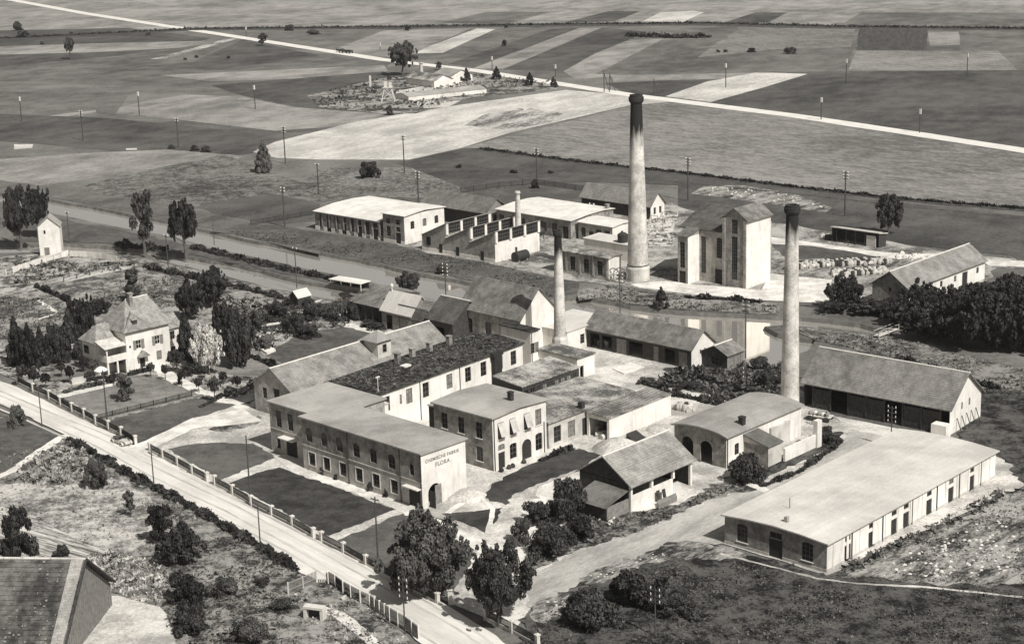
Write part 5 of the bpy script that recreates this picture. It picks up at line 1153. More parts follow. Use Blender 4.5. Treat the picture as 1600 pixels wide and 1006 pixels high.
cover('meadow_grass', [(-40,700),(110,690),(200,740),(250,770),(360,832),(300,860),(250,880),(190,868),(120,850),(-40,800)], 8, .22, .25, leafmat('pale_grass', 0.1, 0.32, 0), clump=.5)
cover('leafy_crop', [(28,755),(30,735),(100,690),(135,705),(150,740),(100,762)], 26, .4, .5, leafmat('mixed_leaves', 0.04, 0.38, 0), clump=1.4)
cover('cabbage_leaves', [(135,870),(170,866),(240,880),(275,915),(250,950),(185,930),(150,905)], 34, .40, .3, leafmat('cabbage_leaf', 0.10, 0.48, 0), clump=3.0)
cover('weeds', [(470,900),(530,912),(640,1000),(640,1040),(540,1040),(480,990),(455,940)], 18, .24, .3, M_grass, clump=.8)
cover('weeds', [(805,895),(860,840),(900,800),(985,805),(1060,795),(1130,755),(1160,760),(1100,785),(1000,832),(900,862)], 16, .24, .35, M_grassd, clump=.8)
cover('weeds', [(1020,600),(1060,578),(1130,570),(1220,575),(1225,630),(1160,640),(1110,618)], 10, .4, .9, M_grassd, clump=.5)
cover('orchard_growth', [(300,460),(420,470),(560,482),(545,510),(470,520),(400,560),(360,540),(380,500)], 4, .4, .9, M_leafd, clump=.55)
cover('orchard_growth', [(-40,470),(60,455),(120,478),(220,425),(320,445),(280,480),(120,490),(-40,560)], 7, .24, .4, M_leafl, clump=.4)
cover('vegetable_rows', [(22,402),(60,412),(190,412),(220,420),(60,440),(22,450)], 3.5, .4, .6, M_leafl, clump=1.1)
cover('weeds', [(905,470),(935,466),(985,476),(1060,484),(1215,492),(1215,478),(1050,464),(955,448)], 8, .22, .3, M_grassd, clump=.4)
cover('weeds', [(1222,510),(1285,514),(1400,527),(1640,590),(1640,640),(1535,610),(1400,560),(1275,533)], 8, .22, .3, M_grassd, clump=.3)
cover('weeds', [(330,362),(520,396),(740,440),(860,464),(900,450),(780,416),(640,392),(490,366)], 6, .22, .25, M_grassd, clump=.3)
cover('nursery_plants', [(480,150),(600,122),(720,115),(880,130),(740,150),(650,175),(500,168)], .5, .7, .5, M_grassd, clump=.18)
cover('orchard_growth', [(1180,590),(1240,560),(1250,600),(1230,620)], 8, .4, 1.2, M_grassd)
def stones(name, px, dens, r0, r1, M):
    P = [G(*p) for p in px]; xs = [p.x for p in P]; ys = [p.y for p in P]; b = MB(); n = int((max(xs)-min(xs))*(max(ys)-min(ys))*dens)
    C = np.column_stack([rng.uniform(min(xs), max(xs), n), rng.uniform(min(ys), max(ys), n)]); C = C[pts_in([(p.x, p.y) for p in P], C)]
    for x, y in C:
        r = random.uniform(r0, r1); a = random.uniform(0, 6)
        b.lathe([(r*random.uniform(.8, 1.1), -.02), (r*.9, r*.5), (r*.4, r*random.uniform(.7, 1.1))], 5, (x, y))
    o = b.build(name, M); o['kind'] = 'stuff'; return o
M_stone = mat('pale_stone', 0.45, 0.7, 2)
stones('rubble', [(935,812),(960,800),(975,812),(950,822)], 3, .15, .4, M_stone)
stones('rubble', [(915,900),(1000,872),(1050,860),(1040,875),(960,900),(905,915)], 1.6, .1, .25, M_stone)
stones('rubble', [(1340,900),(1460,850),(1560,800),(1600,860),(1560,905)], .9, .12, .35, M_stone)
stones('rubble', [(832,965),(850,938),(885,932),(880,960)], 2.4, .1, .25, M_stone)
stones('rubble', [(1085,303),(1120,292),(1240,303),(1298,326),(1210,318)], .16, .15, .4, M_stone)
stones('rubble', [(1000,340),(1050,335),(1055,380),(1000,380)], .2, .15, .45, M_stone)
stones('rubble', [(1395,395),(1450,398),(1455,405),(1400,404)], .4, .3, .8, M_stone)
stones('rubble', [(1395,402),(1460,404),(1455,408),(1400,407)], .4, .3, .8, M_stone)

# ------------------------------------------------------------------ fences
def along(px, step):
    P = [G(*p) for p in px]; out = []
    for a, b_ in zip(P[:-1], P[1:]):
        L = (b_-a).length; k = max(1, round(L/step)); out += [a.lerp(b_, i/k) for i in range(k)]
    return out+[P[-1]]
def post_wall(px, label):
    P = [G(x, y+6) for x, y in px]; t = thing('road_fence', label, 'fence', P[0]); q = MB(); q.box(-.22, .22, -.22, .22, 0, 1.45); q.box(-.3, .3, -.3, .3, 1.45, 1.6); q.box(-.12, .12, -.12, .12, 1.6, 1.68); pm = q.mesh('post', M_post)
    for i, p in enumerate(P):
        d = (P[min(i+1, len(P)-1)]-P[max(i-1, 0)]); link('post', pm, t, p-P[0], math.atan2(d.y, d.x))
    for a, b_ in zip(P[:-1], P[1:]):
        L = (b_-a).length; rz = math.atan2((b_-a).y, (b_-a).x); w1 = MB(); w1.box(.22, L-.22, -.1, .1, 0, .45); o = w1.build('kerb_wall', M_post, t); o.location = a-P[0]; o.rotation_euler = (0, 0, rz)
        w2 = MB(); n = int(L/.16); w2.box(.22, L-.22, -.02, .02, .52, .6); w2.box(.22, L-.22, -.02, .02, 1.2, 1.27)
        for k in range(n): x = .25+(L-.5)*k/max(1, n-1); w2.box(x-.045, x+.045, -.045, -.021, .48, 1.4)
        o = w2.build('picket_panel', M_dwood, t); o['kind'] = 'stuff'; o.location = a-P[0]; o.rotation_euler = (0, 0, rz)
post_wall([(28,594),(52,606),(77,617),(95,627),(113,637),(132,646),(150,656),(170,665),(190,675),(212,689)], 'concrete-post fence with dark pickets along the road before the villa garden')
post_wall([(235,700),(255,710),(278,722),(301,735),(324,747)], 'concrete-post fence with dark pickets along the road right of the main gateway')
post_wall([(336,752),(364,767),(393,784),(425,800),(457,816),(490,835)], 'concrete-post fence with dark pickets before the large dark lawn')
post_wall([(503,841),(537,858),(572,878),(600,894),(640,916),(684,938)], 'concrete-post fence with dark pickets running under the large tree to the gate pillar')
b = MB(); b.box(-.35, .35, -.35, .35, 0, 1.9); b.box(-.45, .45, -.45, .45, 1.9, 2.1); o = b.build('gate_pillar', M_post); o.location = G(705, 943); tag(o, 'stout white gate pillar beside the bottom gateway tree', 'gate pillar')
post_wall([(759,962),(800,982),(840,1004)], 'concrete-post fence with dark pickets right of the bottom gateway')
def light_fence(name, px, step, hgt, label, M=M_lwood, rails=2, infill=None, pw=.06, cat='fence'):
    P = along(px, step); t = thing(name, label, cat, P[0]); q = MB(); q.box(-pw, pw, -pw, pw, 0, hgt); pm = q.mesh('post', M)
    for p in P[:300]: link('post', pm, t, p-P[0])
    r = MB()
    for a, b_ in zip(P[:-1], P[1:]):
        for k in range(rails): z = Vector((0, 0, hgt*(.9-.5*k))); r.bar(a-P[0]+z, b_-P[0]+z, .03, 4)
    if rails: r.build('rail', M, t)
    if infill:
        f = MB()
        for a, b_ in zip(P[:-1], P[1:]):
            L = (b_-a).length; n = max(2, int(L/.22))
            for k in range(n): c = a.lerp(b_, (k+.5)/n)-P[0]; f.box(c.x-.05, c.x+.05, c.y-.02, c.y+.02, .08, hgt*.95)
        o = f.build('pickets', infill, t); o['kind'] = 'stuff'
    return t
light_fence('garden_fence', [(451,930),(474,920),(495,911)], 1.8, 1.8, 'pale picket fence with white posts at the bottom driveway, upper run', M_lwood, 2, M_gwood, .09)
light_fence('white_gate', [(495,911),(512,911)], 1.8, 1.5, 'white slatted gate between two runs of the bottom picket fence', M_wframe, 2, M_wframe, .1, 'gate')
light_fence('garden_fence', [(514,913),(525,919),(537,928),(549,935),(564,943),(579,950),(594,960),(610,970),(623,978),(634,984),(655,1000)], 1.45, 1.9, 'dark mesh fence with tall white posts along the bottom road edge', M_white, 2, M_dwood, .11)
light_fence('board_fence', [(10,430),(21,427),(62,413),(107,400)], 2.4, 1.5, 'white board fence of the left garden, left run towards the tower house', M_white, 1, None, .08)
for px, lb in (([(21,427),(44,419),(62,413),(84,406),(107,400)], 'left run, below the tower house'), ([(109,401),(135,402),(160,405),(183,409)], 'right run')):
    P = [G(*p) for p in px]; t = thing('board_fence', 'solid white board fence round the left vegetable garden, '+lb, 'fence', P[0])
    for a, b_ in zip(P[:-1], P[1:]):
        n = max(3, int((b_-a).length/.5)); 
        for k in range(n):
            c0, c1 = a.lerp(b_, k/n)-P[0], a.lerp(b_, (k+.93)/n)-P[0]; q = MB(); dd = (b_-a).normalized(); nn = Vector((-dd.y, dd.x, 0))*.03; zt = Vector((0, 0, 1.45))
            q.face([c0-nn, c1-nn, c1-nn+zt, c0-nn+zt]); q.face([c1+nn, c0+nn, c0+nn+zt, c1+nn+zt]); q.face([c0-nn+zt, c1-nn+zt, c1+nn+zt, c0+nn+zt]); q.face([c0+nn, c0-nn, c0-nn+zt, c0+nn+zt]); q.face([c1-nn, c1+nn, c1+nn+zt, c1-nn+zt])
            q.build('board', M_white, t)
light_fence('post_fence', [(68,450),(100,441),(160,426),(210,416)], 4.0, 1.1, 'row of dark fence posts beside the left garden path', M_pole, 1, None, .09)
light_fence('picket_fence', [(152,657),(200,645),(260,630),(300,620)], 2.5, 1.1, 'dark picket fence between villa lawn and the lower lawn', M_dwood, 2, M_dwood, .07)
light_fence('picket_fence', [(392,352),(430,346),(490,336)], 4.0, 1.4, 'dark wooden fence at the left end of the far factory', M_dwood, 2, M_dwood, .09)
light_fence('picket_fence', [(720,302),(780,293),(835,288),(900,297),(960,304)], 4.0, 1.6, 'dark board fence behind the far factory buildings', M_dwood, 2, M_dwood, .1)

# ------------------------------------------------------------------ poles
def pole(g, ty, label, kind='ins', rows=3):
    hh = height(g, ty); o = G(*g); t = thing('telegraph_pole', label, 'pole', o, R(-40))
    r = .13 if hh > 7.5 else .10
    if o.y > 420: r = .2
    b = MB(); b.bar((0, 0, 0), (0, 0, hh), r, 7, r*.75); b.build('shaft', M_pole, t)
    if kind == 'ins':
        s = .075 if o.y < 300 else .12 if o.y < 420 else .2
        for i in range(rows):
            z = hh-.35-i*.75; q = MB(); q.box(-.75, .75, -.05, .05, z-.06, z+.06); q.build('crossarm', M_pole, t)
            for x in (-.62, .62): q = MB(); q.lathe([(s*.6, z+.07), (s, z+.12), (s, z+.3), (s*.5, z+.42)], 7, (x, 0)); q.build('insulator', M_porc, t)
    elif kind == 'cap':
        q = MB(); q.box(-.28, .28, -.28, .28, hh-1.7, hh-.1); q.build('white_plate', M_porc, t)
    elif kind == 'aframe':
        q = MB(); q.bar((2.6, 0, 0), (.15, 0, hh*.85), .14, 6); q.build('brace', M_pole, t)
    return t
for a in [((66,668),605,'short plain pole on the road verge at the left','plain'),((241,762),695,'short plain pole on the verge right of the main gateway','plain'),((407,854),790,'short plain pole on the verge beside the dark lawn fence','plain'),
 ((168,662),578,'pole in the villa front lawn','plain'),((391,776),680,'tall plain pole at the corner of the dark lawn','plain'),((591,882),776,'pole with two insulators before the lettered hall, left of the big tree','ins',1),((633,990),903,'pole with double rows of white insulators at the bottom road edge','ins',4),((1024,995),918,'twin pole with white insulators in the rough bottom ground','ins',3),
 ((464,450),387,'pole on the canal bank left of the white pavilion','ins',1),((445,355),293,'pole in the field above the canal left of the far factory','ins',2),((446,256),198,'telegraph pole by the pyramidal tree','ins',3),((632,272),212,'telegraph pole above the big round meadow bush','ins',2),((498,305),256,'pole in the weedy field above the far factory','ins',1),
 ((654,318),268,'pole behind the bright-roofed end block','ins',3),((839,285),232,'telegraph pole behind the far board fence','ins',3),((1075,314),247,'telegraph pole left of the pale rubble patch','ins',3),((1320,338),268,'telegraph pole right of the pale rubble patch','ins',3),
 ((697,470),412,'telegraph pole on the canal bank behind the dark barn','ins',4),((969,500),427,'telegraph pole before the wagon wheels and sooty block','ins',3),((1165,560),470,'telegraph pole at the canal by the little hut','ins',3),((1166,620),575,'braced pole behind the pump house roof','ins',3),((1392,700),634,'pole with white insulators before the big tiled shed','ins',4),((1325,385),375,'short stub post by the open timber shed','plain'),
 ((130,220),173,'telegraph pole in the far left meadow','ins',3),((279,231),185,'telegraph pole beside the three field bushes','ins',2),((34,190),151,'far pylon pole at the left edge with white cap','cap'),((218,181),143,'far pole with white cap in the left fields, second','cap'),((399,171),133,'far pole with white cap in the left fields, third','cap'),
 ((109,380),331,'pole beside the tower house at the canal','ins',1),((263,420),367,'pole under the trees between the canals','ins',1),((335,383),340,'short plain pole at the upper canal','plain'),
 ((1134,137),99,'far pole in the bright field beyond the road','cap'),((1322,130),92,'far pole at the pale field corner, upper right','cap'),((1511,120),83,'far pole in the dark field at the upper right','cap'),((1437,208),170,'far pole beside the far road at the right','cap'),((1283,187),152,'far pole beside the far road above the right chimney','cap'),((769,108),88,'far small pole behind the roadside row, left','cap'),((868,120),101,'far small pole behind the roadside row, right','cap'),
 ((944,144),110,'braced pole beside the road, left of the tallest chimney top','aframe'),((953,142),114,'second braced pole beside the road near the tallest chimney top','aframe'),((1022,150),123,'braced pole beside the road right of the tallest chimney top','aframe'),((594,78),67,'tiny far pole above the road near the large round tree','cap'),((385,58),42,'tiny far pole near the track fork','cap'),((825,330),312,'short pole between small chimney and barn gable','plain'),((925,352),318,'pole standing over the bright rear roofs','ins',3)]: pole(a[0], a[1], a[2], a[3], a[4] if len(a) > 4 else 3)

# ------------------------------------------------------------------ small farm and nursery far behind
h = Bld('nursery_house', 'small low nursery house with white gable beside the large round tree', 'house', site((703,120),(672,117),(712,112),3.0, .4, 40), M_white)
h.op('R', h.lx*.5, .5, 1.2, 1.8, 'w'); h.walls().roof('y', GAB(2.2), M_tar, gmat=M_white)
h = Bld('nursery_shed', 'low grey-roofed nursery shed under the large round tree', 'shed', site((678,127),(634,121),(684,120),2.8, .4, 40), M_white)
h.walls().roof('y', GAB(2.0), M_tarm, gmat=M_white)
stack('nursery_chimney', 'little white chimney between the nursery roofs', (659,129), 98, .9, .7, .97)
h = Bld('greenhouse', 'long low greenhouse with pale glazed roof in the nursery', 'greenhouse', site((638,152),(619,147),(718,131),1.6, .1, 30), M_white)
h.walls().roof('x', GAB(1.0), M_tar, th=.08)
t = thing('water_trestle', 'pale timber trestle with small tank at the left of the nursery', 'trestle', G(607, 159)); hh = height((607,159), 128)
for x, y in ((-2, -2), (2, -2), (2, 2), (-2, 2)): q = MB(); q.bar((x*1.3, y*1.3, 0), (x*.6, y*.6, hh*.7), .22, 5); q.build('leg', M_lwood, t)
for s in (-1, 1): q = MB(); q.bar((-2.2, s*2, 1), (1.4, s*1.3, hh*.6), .16, 4); q.bar((2.2, s*2, 1), (-1.4, s*1.3, hh*.6), .16, 4); q.build('brace', M_lwood, t)
q = MB(); q.box(-1.8, 1.8, -1.8, 1.8, hh*.7, hh*.75); q.build('platform', M_lwood, t); q = MB(); q.box(-1.4, -.1, -1, 1, hh*.75, hh); q.box(.4, 1.5, -1, 1, hh*.75, hh*.95); q.build('tank', M_porc, t)
for i, (x, y) in enumerate(((733,120),(579,132),(820,168))): q = MB(); q.box(-.4, .4, -.4, .4, 0, 4.5); o = q.build('marker_post', M_porc); o.location = G(x, y+4); tag(o, ['white post in the roadside tree row', 'white marker post left of the timber trestle', 'white marker post in the stubble field'][i], 'post')

# ------------------------------------------------------------------ vehicles and yard things
def car(g, ang):
    t = thing('open_car', 'pale open-topped touring car parked at the road fence by the main gateway', 'car', G(*g), R(ang)); body = mat('car_paint', 0.45, 0.55, 2, rough=.3); dk = M_iron
    b = MB(); prof = [(-2.0, .45, .35), (-1.9, .85, .62), (-1.2, 1.0, .75), (-.3, .98, .76), (.35, .98, .74), (.6, 1.02, .62), (1.5, .95, .42), (1.95, .9, .36), (2.0, .5, .3)]
    for (x0, z0, w0), (x1, z1, w1) in zip(prof[:-1], prof[1:]):
        b.face([(x0, -w0, .4), (x1, -w1, .4), (x1, -w1, z1*.9), (x0, -w0, z0*.9)]); b.face([(x1, w1, .4), (x0, w0, .4), (x0, w0, z0*.9), (x1, w1, z1*.9)])
        if not (-1.2 <= x0 < .35): b.face([(x0, -w0, z0*.9), (x1, -w1, z1*.9), (x1, 0, z1+.05), (x0, 0, z0+.05)]); b.face([(x0, 0, z0+.05), (x1, 0, z1+.05), (x1, w1, z1*.9), (x0, w0, z0*.9)])
    b.box(-1.9, 1.9, -.6, .6, .38, .42); b.build('body', body, t)
    b = MB(); b.box(-1.2, .35, -.68, .68, .5, .55); b.build('cabin_floor', dk, t)
    for x in (-.95, -.05): b = MB(); b.box(x-.3, x+.2, -.62, .62, .55, .75); b.box(x-.42, x-.28, -.62, .62, .6, 1.15); b.build('seat', M_trunk, t)
    b = MB(); b.box(.38, .43, -.66, .66, 1.0, 1.42); b.build('windscreen', M_glass, t)
    b = MB(); b.lathe([(.5, 0), (.55, .2), (.4, .3)], 10, (-1.35, 0)); o = b.build('folded_hood', M_trunk, t); o.location.z = .85; o.scale = (.5, 1.2, 1)
    for x in (-1.25, 1.3):
        for s in (-1, 1):
            b = MB(); b.bar((x, s*.72, .34), (x, s*.88, .34), .34, 14); wl = b.build('wheel', dk, t); b = MB(); b.bar((x, s*.885, .34), (x, s*.9, .34), .18, 10); b.build('rim', M_wframe, wl)
            b = MB()
            for k in range(5): a0, a1 = math.pi*k/5, math.pi*(k+1)/5; b.face([(x+.45*math.cos(a0), s*.62, .36+.42*math.sin(a0)), (x+.45*math.cos(a1), s*.62, .36+.42*math.sin(a1)), (x+.45*math.cos(a1), s*.92, .36+.42*math.sin(a1)), (x+.45*math.cos(a0), s*.92, .36+.42*math.sin(a0))])
            b.build('mudguard', body, t)
    for s in (-.45, .45): b = MB(); b.bar((1.95, s, .8), (2.1, s, .8), .13, 10); b.build('headlight', M_porc, t)
    t.scale = (1.05, 1.05, 1.05)
car((190, 694), -48)
def cart(g, ang, label):
    t = thing('horse_cart', label, 'cart', G(*g), R(ang)); b = MB(); b.box(-1.8, 1.4, -.8, .8, .9, 1.7); b.build('wagon_box', M_dwood, t)
    for x in (-1.2, .9):
        for s in (-.9, .9): b = MB(); b.bar((x, s-.05, .6), (x, s+.05, .6), .6, 12); b.build('wheel', M_dwood, t)
    b = MB(); b.bar((3.0, 0, 1.25), (4.7, 0, 1.3), .38, 8, .34); b.bar((4.6, 0, 1.4), (5.2, 0, 2.0), .22, 7, .16); b.bar((5.1, 0, 2.05), (5.6, 0, 1.85), .15, 6, .1)
    for x in (3.15, 4.5):
        for s in (-.2, .2): b.bar((x, s, 1.1), (x+.03, s, 0), .12, 5, .07)
    b.build('horse', M_dwood, t); b = MB(); b.bar((1.4, -.3, .9), (4.2, -.3, 1.2), .05, 4); b.bar((1.4, .3, .9), (4.2, .3, 1.2), .05, 4); b.build('shaft', M_dwood, t)
cart((546, 84), 130, 'dark loaded horse cart on the far country road, right one'); cart((535, 83), 130, 'dark horse cart on the far country road, left one')
# barrels in the rear yard
q = MB(); q.lathe([(.36, 0), (.46, .45), (.46, .75), (.36, 1.2)], 9); bm_l = q.mesh('barrel', mat('barrel_wood', 0.35, 0.65, 1)); bm_d = q.mesh('barrel', M_dwood)
q2 = MB(); q2.bar((-.6, 0, .46), (.6, 0, .46), .46, 9); bl_l = q2.mesh('barrel', MATS['barrel_wood'])
def barrels(px0, px1, n, rows, lab, grp):
    a, b_ = G(*px0), G(*px1); d = (b_-a); nn = Vector((-d.y, d.x, 0)).normalized()
    for j in range(rows):
        for i in range(n):
            p = a+d*((i+random.uniform(-.3, .3))/n)+nn*(j*1.3+random.uniform(-.3, .3)); k = random.random()
            o = link('barrel', bm_l if k < .5 else (bl_l if k < .75 else bm_d), None, p, random.uniform(0, 3)); tag(o, ('pale upright ' if k < .5 else 'pale lying ' if k < .75 else 'dark upright ')+lab, 'barrel', grp+(', pale upright' if k < .5 else ', pale lying' if k < .75 else ', dark upright'))
barrels((1248,420),(1395,412),34,3,'barrel in the upper long row of barrels in the rear yard','barrels in the upper rear-yard row')
barrels((1305,433),(1390,428),20,3,'barrel in the lower row behind the pointed dark tree','barrels in the lower rear-yard row')
barrels((1284,374),(1306,376),6,2,'barrel beside the open black timber shed','barrels beside the open timber shed')
barrels((918,533),(942,545),8,2,'barrel under the left end of the long low shed','barrels under the long low shed')
barrels((1056,640),(1080,645),5,2,'barrel at the end of the blank white wall','barrels at the blank white wall')
barrels((925,668),(945,690),5,2,'barrel in the open end of the ribbed-roof shed','barrels at the ribbed-roof shed')
def wheel(g, r, label, lean):
    t = thing('spoked_wheel', label, 'wheel', G(*g), R(-35)); b = MB(); n = 18
    for k in range(n):
        a0, a1 = 6.283*k/n, 6.283*(k+1)/n; b.bar((r*math.cos(a0), 0, r+r*math.sin(a0)), (r*math.cos(a1), 0, r+r*math.sin(a1)), .11, 5)
    b.build('rim', M_gwood, t); b = MB()
    for k in range(8): a = 6.283*k/8; b.bar((0, 0, r), (r*math.cos(a), 0, r+r*math.sin(a)), .06, 4)
    b.build('spokes', M_gwood, t); t.rotation_euler = (lean, 0, R(-35))
wheel((958,441), 1.5, 'large spoked wheel leaning at the white end wall of the sooty block, left one', -.15); wheel((968,443), 1.7, 'large spoked wheel leaning near the tallest chimney, middle one', -.2); wheel((974,438), 1.2, 'smaller spoked wheel between the tallest chimney and the white wall', -.1)
# tank wagon and gear before the saw-tooth end
t = thing('boiler_drum', 'black boiler drum lying by the saw-tooth workshop right end', 'boiler', G(812, 408), R(46)); b = MB(); b.bar((-1.6, 0, 1.2), (2.2, 0, 1.2), 1.15, 14); b.build('drum', M_iron, t); b = MB(); b.bar((-1, 0, 2.2), (-1, 0, 3.4), .25, 8); b.build('funnel', M_iron, t)
b = MB(); b.box(-1.2, -.8, -.9, .9, 0, .5); b.box(1.4, 1.8, -.9, .9, 0, .5); b.build('cradle', M_gwood, t)
t = thing('hanging_lamp', 'round dark tank on stand between the small chimney and press hall', 'tank', G(844, 377), 0); b = MB(); b.lathe([(.1, 1.2), (1.2, 1.8), (1.3, 2.6), (.9, 3.2), (.2, 3.6)], 12); b.build('tank', M_iron, t)
for s in range(3): b = MB(); a = s*2.09; b.bar((math.cos(a), math.sin(a), 0), (math.cos(a)*.7, math.sin(a)*.7, 1.9), .1, 5); b.build('leg', M_iron, t)
t.name = 'round_tank'
# garden parasol, bench, tables
t = thing('garden_parasol', 'white garden parasol open before the villa loggia', 'parasol', G(159, 594)); b = MB(); b.lathe([(1.25, 1.9), (.7, 2.35), (.05, 2.6)], 10); b.build('canopy', M_white, t); b = MB(); b.bar((0, 0, 0), (0, 0, 2.5), .04); b.build('pole', M_pole, t)
def slab(name, px, z, hgt, M, label, cat):
    P = [G(*p) for p in px]; o0 = P[0]; b = MB(); lo = [p-o0 for p in P]; hi_ = [p+Vector((0, 0, hgt)) for p in lo]; b.face(hi_); 
    for i in range(len(P)): j = (i+1) % len(P); b.face([lo[i], lo[j], hi_[j], hi_[i]])
    o = b.build(name, M); o.location = o0+Vector((0, 0, z)); tag(o, label, cat); return o
slab('garden_table', [(110,597),(134,593),(137,597),(113,602)], 0, .75, M_cream, 'pale garden table in the flower border', 'table')
slab('cold_frame_lid', [(408,549),(422,545),(431,550),(417,555)], 0, .5, M_white, 'white cold frame in the orchard lawn', 'cold frame')
slab('loading_slab', [(957,578),(985,569),(1007,575),(975,586)], 0, .3, M_white, 'pale concrete slab in the yard beyond the middle chimney', 'slab')
slab('stone_trough', [(1103,790) if False else (1027,790),(1056,778),(1058,784),(1029,797)], 0, .8, M_gwood, 'long wooden trough before the cart shed parapet', 'trough')
slab('white_sheet', [(197,235),(214,234.5),(214,233),(197,233.5)], 0, .3, M_porc, 'white sheet lying in the far left meadow', 'sheet')
t = thing('foot_bridge', 'small pale plank footbridge over the ditch at the right canal', 'bridge', G(1369, 529), 0); a = G(1369, 529); b_ = G(1400, 517); d = b_-a; L = d.length; t.rotation_euler = (0, 0, math.atan2(d.y, d.x))
b = MB(); b.box(0, L, -.6, .6, .4, .55); b.build('deck', M_lwood, t)
for s in (-.6, .6): b = MB(); b.bar((0, s, 1.4), (L, s, 1.4), .05, 4); b.build('rail', M_lwood, t)
for x in (0, L*.5, L): b = MB(); b.box(x-.06, x+.06, -.62, -.5, 0, 1.4); b.build('post', M_lwood, t)
# dark hatch and mound at the white wall
t = thing('cellar_hatch', 'black sloping cellar hatch at the foot of the blank white wall', 'hatch', G(992, 687), R(46)); b = MB(); b.face([(-1.2, -1.0, .1), (1.6, -1.0, .1), (1.4, .9, 1.1), (-1.0, .9, 1.1)]); b.face([(-1.2, -1, .1), (-1, .9, 1.1), (-1, .9, 0), (-1.2, -1, 0)]); b.face([(1.6, -1, .1), (1.6, -1, 0), (1.4, .9, 0), (1.4, .9, 1.1)]); b.build('lid', M_iron, t)
# culvert at the bottom
t = thing('culvert_head', 'small stone culvert head with black opening at the bottom edge', 'culvert', G(492, 968), R(-20))
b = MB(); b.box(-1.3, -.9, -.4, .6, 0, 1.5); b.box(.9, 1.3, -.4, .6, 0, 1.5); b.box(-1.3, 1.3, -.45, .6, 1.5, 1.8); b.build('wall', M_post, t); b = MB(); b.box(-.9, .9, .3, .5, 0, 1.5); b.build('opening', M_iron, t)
ribbon('concrete_channel', [(500,952),(530,962),(560,985),(600,1020)], 1.6, G_path, .05, 1)
# bits of timber in the littered yard
for i, (x, y) in enumerate(((1015,352),(1022,345),(1040,340),(1046,350),(1010,362),(1030,356))):
    t = thing('timber_trestle', 'pale timber trestle in the littered yard right of the tallest chimney', 'trestle', G(x, y), random.uniform(0, 3), 'trestles in the littered yard')
    b = MB(); b.bar((-1.2, 0, 1.3), (1.2, 0, 1.3), .1, 4); b.build('beam', M_lwood, t)
    for sx in (-1, 1):
        for sy in (-.5, .5): b = MB(); b.bar((sx, 0, 1.3), (sx, sy, 0), .08, 4); b.build('leg', M_lwood, t)

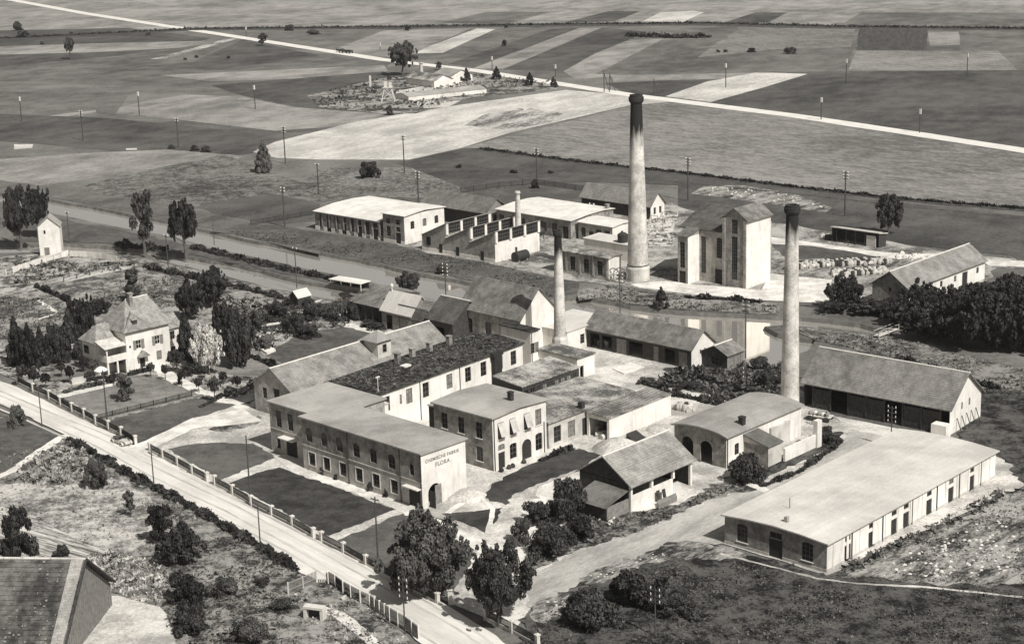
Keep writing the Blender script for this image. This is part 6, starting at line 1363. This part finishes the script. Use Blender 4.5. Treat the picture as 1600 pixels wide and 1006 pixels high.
# ------------------------------------------------------------------ wagon and figure in the yard by the right chimney, odds and ends
t = thing('flat_wagon', 'pale flat wagon with sacks standing in the yard right of the stout chimney', 'wagon', G(1281, 657), R(-30))
b = MB(); b.box(-2.0, 2.0, -.9, .9, .8, .95); b.build('deck', M_lwood, t)
for x in (-1.4, 1.4):
    for y in (-.95, .95): b = MB(); b.bar((x, y-.05, .5), (x, y+.05, .5), .5, 12); b.build('wheel', M_dwood, t)
for i in range(5): b = MB(); b.lathe([(.25, .96), (.38, 1.15), (.3, 1.4), (.05, 1.5)], 8, (-1.5+i*.7, random.uniform(-.4, .4))); b.build('sack', M_white if i % 2 else M_gwood, t)
b = MB(); b.bar((2.0, 0, .85), (3.4, 0, .4), .05, 5); b.build('drawbar', M_dwood, t)
def person(g, label, rz=0, arm=.25):
    V = [(0,0,.95),(0,0,1.15),(0,0,1.38),(0,0,1.5),(0,0,1.64),(.19,0,1.4),(.27,0,1.12),(.27,arm,.88),(-.19,0,1.4),(-.28,0,1.12),(-.26,arm*.6,.86),(.1,0,.88),(.13,.08,.5),(.13,.0,.06),(.13,.14,.03),(-.1,0,.88),(-.13,-.06,.5),(-.14,-.16,.06),(-.14,-.03,.03)]
    E_ = [(0,1),(1,2),(2,3),(3,4),(2,5),(5,6),(6,7),(2,8),(8,9),(9,10),(0,11),(11,12),(12,13),(13,14),(0,15),(15,16),(16,17),(17,18)]
    rad = [.15,.14,.16,.06,.11,.07,.05,.04,.07,.05,.04,.1,.07,.05,.045,.1,.07,.05,.045]
    me = bpy.data.meshes.new('person'); me.from_pydata(V, E_, []); o = bpy.data.objects.new('person', me); COL.objects.link(o)
    md = o.modifiers.new('skin', 'SKIN')
    if not me.skin_vertices: 
        bm = bmesh.new(); bm.from_mesh(me); bm.verts.layers.skin.verify(); bm.to_mesh(me); bm.free()
    for i, r in enumerate(rad): me.skin_vertices[0].data[i].radius = (r, r)
    me.skin_vertices[0].data[0].use_root = True
    o.modifiers.new('sub', 'SUBSURF').levels = 1; bpy.context.view_layer.update()
    m2 = bpy.data.meshes.new_from_object(o.evaluated_get(bpy.context.evaluated_depsgraph_get())); bpy.data.objects.remove(o)
    m2.materials.clear(); m2.materials.append(mat('dark_work_clothes', 0.05, 0.09, 3)); m2.materials.append(mat('skin_tone', 0.38, 0.45, 3)); m2.materials.append(M_dwood)
    for p in m2.polygons: z = p.center.z; p.material_index = 1 if z > 1.47 else 0
    o = link('person', m2, None, G(*g), rz); tag(o, label, 'person')
    b = MB(); b.lathe([(.19, 1.70), (.12, 1.72), (.11, 1.82), (.03, 1.85)], 10); b.build('hat', M_dwood, o)
person((1291, 660), 'person in dark work clothes and hat standing beside the flat wagon', .6)
person((1270, 664), 'person in dark clothes bending an arm at the left end of the flat wagon', 2.4, .4)
b = MB(); b.lathe([(4.2, -.02), (3.2, .7), (1.6, 1.5), (.3, 1.9)], 14); o = b.build('sand_heap', G_yard); o.location = G(965, 702); tag(o, 'pale heap of sand against the blank white wall of the ribbed-roof shed', 'heap')
b = MB(); b.lathe([(2.4, -.02), (1.8, .5), (.6, 1.0)], 12); o = b.build('sand_heap', G_yard); o.location = G(1030, 672); tag(o, 'small pale heap at the right end of the blank white wall', 'heap')
b = MB(); b.lathe([(3.6, -.02), (2.6, .5), (1.2, .9), (.2, 1.1)], 14); o = b.build('sand_heap', G_yard); o.location = G(725, 775); tag(o, 'low pale heap beside the white wall of the lettered hall', 'heap')

# ------------------------------------------------------------------ thin summer haze over the whole plain
b = MB(); b.box(-4900, 4900, -60, 8900, -2.5, 89.5)
M = bpy.data.materials.new('haze_air'); M.use_nodes = True; n = M.node_tree.nodes; n.remove(n['Principled BSDF'])
pv_ = n.new('ShaderNodeVolumePrincipled'); pv_.inputs['Density'].default_value = 0.00007; pv_.inputs['Color'].default_value = (.96, .95, .93, 1); pv_.inputs['Anisotropy'].default_value = 0.2
M.node_tree.links.new(pv_.outputs[0], n['Material Output'].inputs['Volume']); o = b.build('haze', M); o['kind'] = 'stuff'
